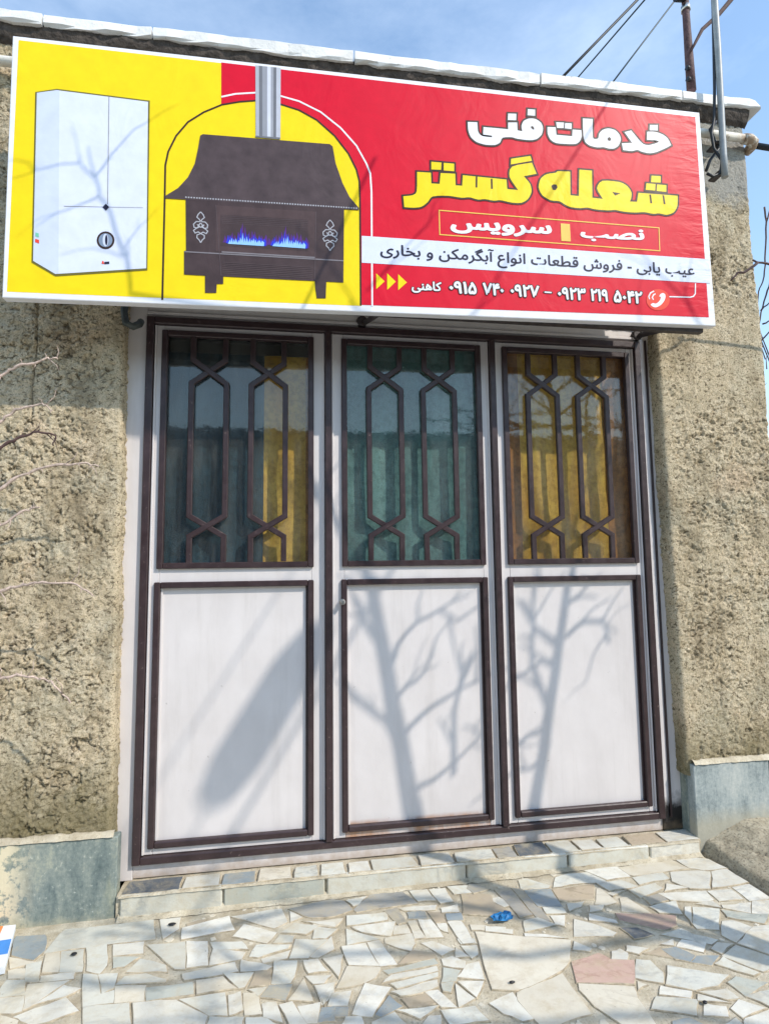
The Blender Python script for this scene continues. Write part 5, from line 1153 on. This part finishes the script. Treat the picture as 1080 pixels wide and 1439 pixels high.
curtain(.05, .535, 1.22, 2.40, 'cur_blue', 'dark blue curtain behind the left part of the left window', 201, .006, 6)
curtain(.515, .745, 1.22, 2.40, 'cur_amber', 'narrow amber patterned curtain at the right of the left window', 211, .006, 6, yb=.052)
curtain(.735, .81, 1.22, 2.40, 'cur_rust', 'dark rust curtain edge at the far right of the left window', 215, .006, 14, yb=.040)
curtain(.88, 1.65, 1.22, 2.40, 'cur_teal', 'pale teal curtain filling the middle window', 221, .006, 5)
curtain(1.70, 1.83, 1.22, 2.40, 'cur_rust', 'dark rust curtain at the left of the right window', 231, .007, 12)
curtain(1.82, 2.33, 1.22, 2.40, 'cur_amber', 'wide amber curtain in the middle of the right window', 241, .006, 6, yb=.054)
curtain(2.31, 2.47, 1.22, 2.40, 'cur_rust', 'rust orange curtain at the right of the right window', 251, .006, 9, yb=.040)
curtain(.05, .81, 2.29, 2.42, 'cur_dark', 'short dark valance across the top of the left window', 261, .003, 9, 'valance', yb=.026)

# ------------------------------------------------------------------ sign
cor = [Vector((p[0], 0, p[1])) for p in PRINT['corners'][0]]       # TL, TR, BR, BL
YS = -.36
sign = thing('shop_sign', 'wide yellow and red printed banner sign above the metal doors', 'sign', (1.1, YS, 2.36))


def sheet(name, polys, mat, lev, parent=sign, kind=None):
    """flat printed shapes: each polygon a hair in front of the sheet below"""
    V, F = [], []
    for k, P in enumerate(polys):
        y = YS - .00045 * lev - .00001 * k
        b = len(V)
        V += [(p[0], y, p[1]) for p in P]
        ar = sum(P[i][0] * P[(i + 1) % len(P)][1] - P[(i + 1) % len(P)][0] * P[i][1] for i in range(len(P)))
        ids = list(range(b, b + len(P)))
        F.append(ids if ar > 0 else ids[::-1])
    me = bpy.data.meshes.new(name)
    base = world_loc(parent)
    me.from_pydata([(v[0] - base.x, v[1] - base.y, v[2] - base.z) for v in V], [], F)
    bm = bmesh.new(); bm.from_mesh(me)
    bmesh.ops.triangulate(bm, faces=list(bm.faces), ngon_method='EAR_CLIP')
    bm.to_mesh(me); bm.free()
    me.materials.append(mat)
    o = bpy.data.objects.new(name, me)
    return link(o, parent)


def grow(P, d):
    ar = sum(P[i][0] * P[(i + 1) % len(P)][1] - P[(i + 1) % len(P)][0] * P[i][1] for i in range(len(P)))
    Q = P if ar > 0 else P[::-1]
    return [tuple(p) for p in inset(Q, -d)]


def ribbon(path, w, closed=False):
    """quads along a path"""
    pts = [Vector(p) for p in path]
    n = len(pts)
    L, R = [], []
    for i in range(n):
        a = pts[i - 1] if (i > 0 or closed) else None
        b = pts[(i + 1) % n] if (i < n - 1 or closed) else None
        d0 = (pts[i] - a).normalized() if a is not None else None
        d1 = (b - pts[i]).normalized() if b is not None else None
        d0 = d0 or d1; d1 = d1 or d0
        n0, n1 = Vector((-d0.y, d0.x)), Vector((-d1.y, d1.x))
        nn = (n0 + n1).normalized()
        k = w / 2 / max(.5, nn.dot(n0))
        L.append(pts[i] + nn * k); R.append(pts[i] - nn * k)
    out = []
    for i in range(n if closed else n - 1):
        j = (i + 1) % n
        out.append([tuple(R[i]), tuple(R[j]), tuple(L[j]), tuple(L[i])])
    return out


# box frame with the vinyl stretched over it
TL, TR, BR, BL = cor
bm = bmesh.new()
vs = []
for y, g_ in ((YS, 0.0), (YS + .035, 0.0)):
    vs.append([bm.verts.new((p.x, y, p.z)) for p in (BL, BR, TR, TL)])
bm.faces.new(vs[0]); bm.faces.new(vs[1][::-1])
for i in range(4):
    j = (i + 1) % 4
    bm.faces.new([vs[0][i], vs[1][i], vs[1][j], vs[0][j]])
bmesh.ops.bevel(bm, geom=[e for e in bm.edges if abs(e.verts[0].co.y - e.verts[1].co.y) < 1e-6 and e.verts[0].co.y < YS + .01], offset=.004, segments=2, profile=.5, affect='EDGES')
bmesh.ops.recalc_face_normals(bm, faces=list(bm.faces))
mm = MB(); mm.add_bm(bm)
mm.build('banner', M['p_white'], sign)
f_ = MB()
f_.box(-.43, 2.63, YS + .0355, YS + .065, 2.37, 2.40); f_.box(-.43, 2.63, YS + .0355, YS + .065, 3.40, 3.43)
for x in (-.43, .6, 1.6, 2.60):
    f_.box(x, x + .03, YS + .0355, YS + .065, 2.4005, 3.3995)
f_.build('steel_frame', M['steel'], sign)
ar1 = MB()
ar1.tube([(1.02, -.0, 2.47), (1.06, YS + .05, 2.385)], .013, 6)
ar1.build('bracket_arm', M['steel'], sign)
ar2 = MB()
ar2.tube([(2.50, -.02, 2.475), (2.57, YS + .05, 2.42)], .013, 6)
ar2.build('bracket_arm', M['steel'], sign)
ar3 = MB()
ar3.tube([(-.065, -.10, 2.52), (-.07, -.12, 2.41), (-.058, -.13, 2.352), (-.028, -.13, 2.338), (-.006, -.11, 2.36), (-.01, -.075, 2.385)], .016, 8)
ar3.build('hook', M['greenish'], sign)
MB().tube([(-.03, -.07, 2.56), (-.06, YS + .05, 2.40)], .014, 6).build('bracket_arm', M['greenish'], sign)
for x, z in ((1.01, 2.475), (2.495, 2.48)):
    MB().tube([(x, .003, z), (x, -.02, z)], [.03, .024], 12).build('wall_pad', M['steel'], sign)

sheet('yellow_field', PRINT['yellow'], M['p_yellow'], 1)
sheet('red_field', PRINT['red'], M['p_red'], 2)
sheet('arch_line', ribbon(PRINT['arch'][0], .0075), M['p_dark'], 3)
sheet('white_line', ribbon(PRINT['whiteline'][0], .0075), M['p_white'], 3)
st = sheet('stove_picture', PRINT['stove'], M['p_stove'], 5)
sheet('hood', PRINT['hood'], M['p_hood'], 6, st)
sheet('recess', PRINT['recess'], M['p_recess'], 6, st)
sheet('inner_recess', PRINT['recess2'], M['p_stove'], 7, st)
sheet('grill_line', PRINT['grill'], M['p_grill'], 8, st)['kind'] = 'stuff'
sheet('ledge_line', PRINT['ledge'] + PRINT['ledge2'], M['p_line'], 7, st)
for i in range(7):
    sheet('flue_strip', PRINT['flue%d' % i], FLUE[i], 5, st)
sheet('flue_lip', PRINT['flue_lip'], FLUE[1], 6, st)
a, b = (Vector(p) for p in PRINT['hood_dots'][0])
dots = []
for i in range(66):
    p = a.lerp(b, i / 65)
    dots.append([(p.x - .003, p.y - .003), (p.x + .003, p.y - .003), (p.x + .003, p.y + .003), (p.x - .003, p.y + .003)])
sheet('rivet_row', dots, M['p_silver'], 7, st)
for q in (0, 10):
    sheet('ornament', [r_ for P in PRINT['ornament'][q:q + 10] for r_ in ribbon(P, .0042)], M['p_silver'], 7, st)['kind'] = 'stuff'
sheet('flame', PRINT['flame_violet'], M['p_violet'], 8, st)
sheet('flame', PRINT['flame_blue'], M['p_blue'], 9, st)
sheet('flame', PRINT['flame_cyan'], M['p_cyan'], 10, st)
wh = sheet('heater_picture', PRINT['heater'], M['p_pale'], 5)
sheet('heater_edge', PRINT['heater_edge'], M['p_shadow'], 4, wh)
sheet('heater_side', PRINT['heater_side'], M['p_pale2'], 6, wh)
sheet('heater_lines', PRINT['heater_lines'], M['p_line'], 7, wh)
sheet('diamond_mark', PRINT['heater_diamond'], M['p_navy'], 8, wh)
sheet('dial', PRINT['knob'], M['p_dark'], 7, wh)
sheet('dial_face', PRINT['knob_in'], M['p_knob'], 8, wh)
sheet('dial_grip', PRINT['knob_grip'], M['p_pale2'], 9, wh)
sheet('dial_slot', PRINT['knob_dark'], M['p_navy'], 10, wh)
sheet('small_mark', PRINT['logo_red'] + PRINT['sticker_red'], M['p_orange'], 8, wh)
sheet('small_mark', PRINT['logo_dark'], M['p_navy'], 8, wh)
sheet('small_mark', PRINT['sticker_green'], M['p_green'], 8, wh)
sheet('white_band', PRINT['band'], M['p_pale'], 4)

def soften(P):
    out = []
    n = len(P)
    for i in range(n):
        a, p, c = Vector(P[i - 1]), Vector(P[i]), Vector(P[(i + 1) % n])
        u_, v_ = p - a, c - p
        turn = abs(u_.angle_signed(v_)) if u_.length > 1e-6 and v_.length > 1e-6 else 3
        if n > 5 and turn < rad(68):
            q0, q1 = p - u_ * .33, p + v_ * .33
            out += [tuple(q0), tuple(q0 * .25 + p * .5 + q1 * .25), tuple(q1)]
        else:
            out.append(tuple(p))
    return out


for kk_ in ('title_white', 'title_yellow', 'title_hole', 'phone'):
    PRINT[kk_] = [soften(P) for P in PRINT[kk_]]
for key, fill in (('title_white', 'p_white'), ('title_yellow', 'p_yellow')):
    o = sheet('lettering', PRINT[key], M[fill], 6)
    sheet('outline', [grow(P, .0085) for P in PRINT[key]], M['p_dark'], 5, o)
sheet('lettering_gap', PRINT['title_hole'] + PRINT['title_slit'], M['p_dark'], 7)
sheet('gold_bar', PRINT['bar'], M['p_gold'], 5)
sheet('gold_box', ribbon(PRINT['box'][0], .005, True), M['p_gold'], 5)
for P in PRINT['tri']:
    sheet('arrowhead', [P], M['p_yellow'], 5)
ph = sheet('phone_disc', PRINT['phone_disc'], M['p_orange'], 5)
sheet('handset', PRINT['phone'], M['p_white'], 6, ph)
sheet('sound_wave', [q for P in PRINT['phone_wave'] for q in ribbon(P, .006)], M['p_white'], 6, ph)
sheet('connector_line', ribbon(PRINT['connector'][0], .006), M['p_white'], 5)

FORMS = {'ع': 0xFEC9, 'ب': 0xFE8F, 'ف': 0xFED1, 'ش': 0xFEB5, 'ق': 0xFED5, 'ط': 0xFEC1, 'ت': 0xFE95, 'ن': 0xFEE5, 'م': 0xFEE1,
         'خ': 0xFEA5, 'ه': 0xFEE9, 'س': 0xFEB1, 'ص': 0xFEB9, 'ی': 0xFBFC, 'گ': 0xFB92, 'ک': 0xFB8E}
RIGHT = {'ا': 0xFE8D, 'ر': 0xFEAD, 'و': 0xFEED, 'آ': 0xFE81}


def shape(s):
    """joined letter forms, in left-to-right drawing order"""
    out = []
    for i, ch in enumerate(s):
        before = i > 0 and s[i - 1] in FORMS
        after = i < len(s) - 1 and (s[i + 1] in FORMS or s[i + 1] in RIGHT)
        if ch in FORMS:
            out.append(chr(FORMS[ch] + (3 if before and after else 2 if after else 1 if before else 0)))
        elif ch in RIGHT:
            out.append(chr(RIGHT[ch] + (1 if before else 0)))
        else:
            out.append(ch)
    return ''.join(out[::-1])


def glyphs(text, offset):
    """one flat mesh per glyph: (verts, faces) in font units"""
    res = []
    cu = bpy.data.curves.new('tmp', 'FONT')
    cu.resolution_u = 3
    cu.offset = offset
    ob = bpy.data.objects.new('tmp', cu)
    COL.objects.link(ob)
    x = 0.0

    def width(s):
        cu.body = s
        bpy.context.view_layer.update()
        e = ob.evaluated_get(bpy.context.evaluated_depsgraph_get())
        me = e.to_mesh()
        v = [tuple(q.co) for q in me.vertices]
        f = [list(p.vertices) for p in me.polygons]
        e.to_mesh_clear()
        return v, f

    wd = 0
    for ch in text:
        if ch == ' ':
            wd += 1
        else:
            v, f = width(ch)
            res.append(([(p[0] + x, p[1]) for p in v], f, wd))
        v2, _ = width('.' + ch + '.')
        v1, _ = width('..')
        x += (max(p[0] for p in v2) - max(p[0] for p in v1)) if v2 and v1 else .3
    bpy.data.objects.remove(ob)
    return res


def text_part(s, quad, mat, lev, off, out_off=None, squeeze=None):
    digits = s[0] in '۰۱۲۳۴۵۶۷۸۹-'
    body = s if digits else shape(s)
    oo = out_off or off
    TLq, TRq, BLq, BRq = (Vector(p) for p in quad)
    base = glyphs(body, 0.0)
    allp = [p for v, f, w in base for p in v]
    x0, x1 = min(p[0] for p in allp) - oo, max(p[0] for p in allp) + oo
    y0, y1 = min(p[1] for p in allp) - oo, max(p[1] for p in allp) + oo

    def put(gl0, level, name, m, parent, d):
        V, F = [], []
        gl = []
        for (v, f, w) in gl0:
            gl.append((v, f, w))
            for i in range(10 if d else 0):
                ox, oy = math.cos(i * .6283) * d, math.sin(i * .6283) * d
                gl.append(([(p[0] + ox, p[1] + oy) for p in v], f, w))
        for k, (v, f, w) in enumerate(gl):
            b = len(V)
            for p in v:
                a_, b_ = (p[0] - x0) / (x1 - x0), (p[1] - y0) / (y1 - y0)
                lo = BLq.lerp(BRq, a_); hi = TLq.lerp(TRq, a_)
                q = lo.lerp(hi, b_)
                V.append((q.x, YS - .00045 * level - .000004 * (k % 11) - .00003 * ((k // 11) % 3), q.y))
            F += [[b + i for i in ff] for ff in f]
        return mesh_obj(name, V, F, m, parent)
    for w in sorted({gl[2] for gl in base}):
        o = put([gl for gl in base if gl[2] == w], lev, 'lettering', mat, sign, off)
        if out_off:
            put([gl for gl in base if gl[2] == w], lev - 1, 'outline', M['p_dark'], o, out_off)


for s, kind, quad in TEXTS:
    if kind == 'band':
        text_part(s, quad, M['p_navy'], 6, .018)
    elif kind in ('service', 'install'):
        text_part(s, quad, M['p_white'], 6, .04)
    elif kind == 'name':
        text_part(s, quad, M['p_white'], 7, .03, .085)
    else:
        text_part(s, quad, M['p_white'], 7, .035, .095)

# ------------------------------------------------------------------ litter
wr = MB()
R2 = random.Random(5)
n, mth = 9, 6
wv = []
for i in range(n):
    for j in range(mth):
        u_, v_ = i / (n - 1) - .5, j / (mth - 1) - .5
        wv.append((1.498 + u_ * .088 + R2.uniform(-.006, .006), -.415 + v_ * .055 * (1 - .5 * abs(u_)) + u_ * .01 + R2.uniform(-.004, .004), gz(1.5) + .010 + R2.uniform(0, .02) * (1 - abs(v_))))
wf_ = [[i * mth + j, (i + 1) * mth + j, (i + 1) * mth + j + 1, i * mth + j + 1] for i in range(n - 1) for j in range(mth - 1)]
tag(mesh_obj('plastic_wrapper', wv, wf_, M['blue_foil'], None), 'crumpled bright blue wrapper lying on the paving', 'wrapper')

pk = thing('food_packet', 'white packet with blue and orange print lying at the left edge of the paving', 'packet', (-.40, -.26, gz(-.4)))


def flatq(pts, z0, z1):
    m = MB()
    n = len(pts)
    m.v = [(p[0], p[1], z0) for p in pts] + [(p[0], p[1], z1) for p in pts]
    m.f = [list(range(n))[::-1], list(range(n, 2 * n))] + [[i, (i + 1) % n, n + (i + 1) % n, n + i] for i in range(n)]
    m.sm = [False] * len(m.f)
    return m


z = gz(-.4)
flatq([(-.50, -.125), (-.398, -.125), (-.318, -.375), (-.42, -.395)], z + .008, z + .028).build('packet_body', M['pk_white'], pk)
flatq([(-.475, -.225), (-.372, -.215), (-.345, -.30), (-.447, -.31)], z + .0285, z + .029).build('blue_stripe', M['pk_blue'], pk)
flatq([(-.499, -.127), (-.442, -.127), (-.424, -.205), (-.48, -.215)], z + .0285, z + .029).build('orange_stripe', M['pk_orange'], pk)
flatq([(-.44, -.235), (-.415, -.232), (-.41, -.26), (-.436, -.262)], z + .0295, z + .03).build('orange_mark', M['pk_orange'], pk)

peb_lab = ['black pebble in the pale stone below the first riser slab', 'small black pebble left of the others near the plinth', 'tiny black chip on the big cream slab near the front', 'black chip on the top of the doorstep riser']
for (x, y, r, e), lab in zip([(.209, -.206, .016, .55), (-.113, -.316, .011, .8), (1.413, -.739, .011, .4), (1.98, -.93, .008, .8)], peb_lab[:3] + ['tiny dark chip beside the pink stone at the front']):
    bm = bmesh.new()
    bmesh.ops.create_icosphere(bm, subdivisions=2, radius=1)
    for v in bm.verts:
        k = 1 + rnd.uniform(-.12, .12)
        v.co = Vector((x + v.co.x * r * k, y + v.co.y * r * e * k, gz(x) + .009 + v.co.z * .004))
    mm = MB(); mm.add_bm(bm, True)
    tag(mm.build('pebble', M['black'], None), lab, 'pebble', 'small black pebbles on the paving')

# ------------------------------------------------------------------ plants
R3 = random.Random(3)


def wob(path, n=4, amp=.006):
    out = []
    pts = [Vector(p) for p in path]
    for a, b in zip(pts[:-1], pts[1:]):
        for i in range(n):
            out.append(a.lerp(b, i / n) + (Vector((R3.uniform(-1, 1), R3.uniform(-1, 1), R3.uniform(-1, 1))) * amp if i else Vector((0, 0, 0))))
    out.append(pts[-1])
    return out


shrub = thing('thorny_shrub', 'bare thorny shrub reaching in from the left across the plaster wall', 'shrub', (-1.15, -.42, -.26))
MB().tube(wob([(-1.15, -.42, -.28), (-1.13, -.42, .3), (-1.18, -.40, 1.0), (-1.12, -.40, 1.7), (-1.1, -.38, 2.2)], 3, .02), [.03 - .0017 * i for i in range(13)], 7).build('stem', M['bark'], shrub)
for k, tw in enumerate(TWIGS):
    dark = (k == 2)
    z0 = tw[0][2] - .30
    path = [(-1.13, -.41, z0), (-.8, -.35, z0 + .16)] + tw
    pp = wob(path, 5, .005)
    mb = MB()
    nn = len(pp)
    r0 = .0060 if not dark else .0056
    mb.tube(pp, [(r0 * (1.15 - .9 * i / nn) + .0010) * R3.choice((.9, 1, 1, 1.25)) for i in range(nn)], 6)
    br = mb.build('branch', M['twig_dark' if dark else 'twig_pale'], shrub)
    th = MB()
    for i in range(8, nn - 1, 2):
        p = pp[i]
        dv = Vector((R3.uniform(-.4, .8), R3.uniform(-.6, .2), R3.choice((-1, 1)) * R3.uniform(.6, 1.2))).normalized()
        Lt = R3.uniform(.012, .026) if R3.random() < .7 else R3.uniform(.05, .1)
        th.tube([p, p + dv * Lt * .5 + Vector((.15 * Lt, 0, 0)), p + dv * Lt], [.0026, .0016, .0005], 5)
    th.build('thorns', M['twig_dark' if dark else 'twig_pale'], br)
    br.children[0]['kind'] = 'stuff'

# bare tree at the right whose twigs show beside the building corner
rt = thing('bare_tree', 'leafless tree whose fine twigs show right of the building corner', 'tree', (4.6, .9, -.26))
MB().tube(wob([(4.7, .9, -.28), (4.68, .92, 1.0), (4.62, .9, 2.2), (4.7, 1.0, 3.6), (4.6, 1.0, 4.6)], 3, .02), [.07 - .004 * i for i in range(13)], 8).build('trunk', M['bark'], rt)
for k, tw in enumerate(RTWIGS):
    pp = wob(tw, 3, .004)
    if k == 0:
        pp = [Vector((4.62, .6, 1.9)), Vector((4.1, -.1, 2.35))] + pp
    elif k in (2, 3):
        pp = pp + [Vector((4.66, .95, 1.6))]
    MB().tube(pp, [.004 + .0035 * (1 - i / len(pp)) for i in range(len(pp))], 5).build('branch', M['twig_dark'], rt)
R4 = random.Random(21)
tw = MB()
for i in range(170):
    x, z = R4.uniform(3.75, 4.9), R4.uniform(1.3, 3.0)
    p = Vector((x, R4.uniform(.9, 2.6), z))
    dv = Vector((R4.uniform(-.6, .4), R4.uniform(-.3, .3), R4.uniform(.2, 1))).normalized()
    q = p + dv * R4.uniform(.2, .5)
    tw.tube([p, p.lerp(q, .5) + Vector((R4.uniform(-.03, .03), 0, R4.uniform(-.03, .03))), q], [.0045, .003, .0012], 4)
o = tw.build('twigs', M['twig_dark'], rt)
o['kind'] = 'stuff'

# the forked tree behind the camera's right: its shadow falls on the doors
KT = 1.5


def lift(p, k):
    return Vector((p[0] + 1.06 * k, -k, p[1] + 1.31 * k))


ft = thing('forked_tree', 'leafless forked tree whose shadow falls on the white doors', 'tree', (3.14, -1.5, -.26))
fork = (1.545, -1.35)
base = (1.55, -2.23)
for k, tr in enumerate(TRUNKS):
    path = [base, fork] if k == 0 else [fork]
    lo = tr[::-1]
    top = Vector(tr[0]); d = (Vector(tr[0]) - Vector(tr[1])).normalized()
    ext = [top + d * .45 + Vector((-.03 if k == 0 else .04, 0)), top + d * .75 + Vector((-.10 if k == 0 else .1, 0))]
    full = [lift(p, KT) for p in path] + [lift((fork[0] * .4 + lo[0][0] * .6, fork[1] * .45 + lo[0][1] * .55), KT)] + [lift(p, KT) for p in lo] + [lift(p, KT) for p in ext]
    pp = wob(full, 3, .006)
    r0, r1 = (.047, .004) if k == 0 else (.036, .004)
    nn = len(pp)
    MB().tube(pp, [r0 + (r1 - r0) * i / nn for i in range(nn)], 9).build('trunk', M['bark'], ft)
tb = MB()


def twiggy(pp, r, mb, depth=0, rng=R4):
    n = len(pp)
    mb.tube(pp, [r * (1 - .75 * i / n) for i in range(n)], 5)
    if depth > 1:
        return
    for i in range(1, n):
        if rng.random() < (.55 if depth == 0 else .25):
            d = (pp[i] - pp[i - 1]).normalized()
            dv = (d + Vector((rng.uniform(-1, 1), rng.uniform(-.6, .6), rng.uniform(-.4, 1)))).normalized()
            L = rng.uniform(.08, .26) * (1 if depth == 0 else .6)
            q = [pp[i], pp[i] + dv * L * .5 + Vector((rng.uniform(-.02, .02), 0, .015)), pp[i] + dv * L]
            twiggy(q, r * .5, mb, depth + 1, rng)


for br in TBR:
    twiggy(wob([lift(p, KT + R4.uniform(-.02, .02)) for p in br], 2, .006), .0135, tb)
# crown above the sign line
for tr, sgn in ((TRUNKS[0], -1), (TRUNKS[1], 1)):
    top = Vector(tr[0]); d = (Vector(tr[0]) - Vector(tr[1])).normalized()
    for s in np.linspace(.05, .8, 5):
        p = top + d * float(s)
        sd_ = R4.choice((-1, 1))
        e = [p, p + Vector((sd_ * R4.uniform(.1, .2), R4.uniform(.08, .2))), p + Vector((sd_ * R4.uniform(.25, .45), R4.uniform(.3, .5)))]
        kk = KT + R4.uniform(-.15, .25)
        twiggy(wob([lift(e[0], KT), lift(e[1], (KT + kk) / 2), lift(e[2], kk)], 2, .01), .006, tb)
o = tb.build('branches', M['bark'], ft)
o['kind'] = 'stuff'

# high branches whose blurred shadows lie over the paving
gb = MB()


def lift_g(x, y, t_):
    return Vector((x, y, gz(x))) + SUN * t_


R9 = random.Random(17)
for gp, rr, t0 in (([(2.9, -1.1), (2.2, -.62), (1.5, -.62), (.8, -.48), (.2, -.52), (-.4, -.36)], .024, 4.2), ([(2.6, -1.3), (1.9, -.95), (1.2, -.86), (.5, -.72), (-.2, -.66)], .020, 4.6),
                   ([(1.7, -.50), (1.25, -.22), (.8, -.17), (.35, -.26), (.0, -.21)], .022, 4.0), ([(1.1, -.86), (.6, -.55), (.35, -.30), (.1, -.2)], .014, 4.3), ([(2.3, -.7), (2.0, -.42), (1.6, -.3), (1.1, -.36)], .016, 4.0)):
    twiggy(wob([lift_g(p[0], p[1], t0 + .1 * R9.uniform(-1, 1)) for p in gp], 3, .02), rr, gb, 0, R9)
o = gb.build('high_branches', M['bark'], ft)
o['kind'] = 'stuff'

# long branch above the sign: its shadow crosses the printed heater
ob_ = MB()
KB = .85


def lift_s(p, k):
    return Vector((p[0] + 1.06 * k, YS - k, p[1] + 1.31 * k))


for i, br in enumerate(HBR):
    rr = [.0075, .0048, .0045, .0035, .0045, .003][i]
    pp = [lift_s(p, KB) for p in br]
    if i == 0:
        pp = [lift((TRUNKS[0][0][0] - .35, 2.6), KT), Vector((1.75, -1.35, 3.62))] + pp
    twiggy(wob(pp, 2, .004), rr, ob_, 1)
o = ob_.build('overhanging_branch', M['bark'], ft)
o['kind'] = 'stuff'
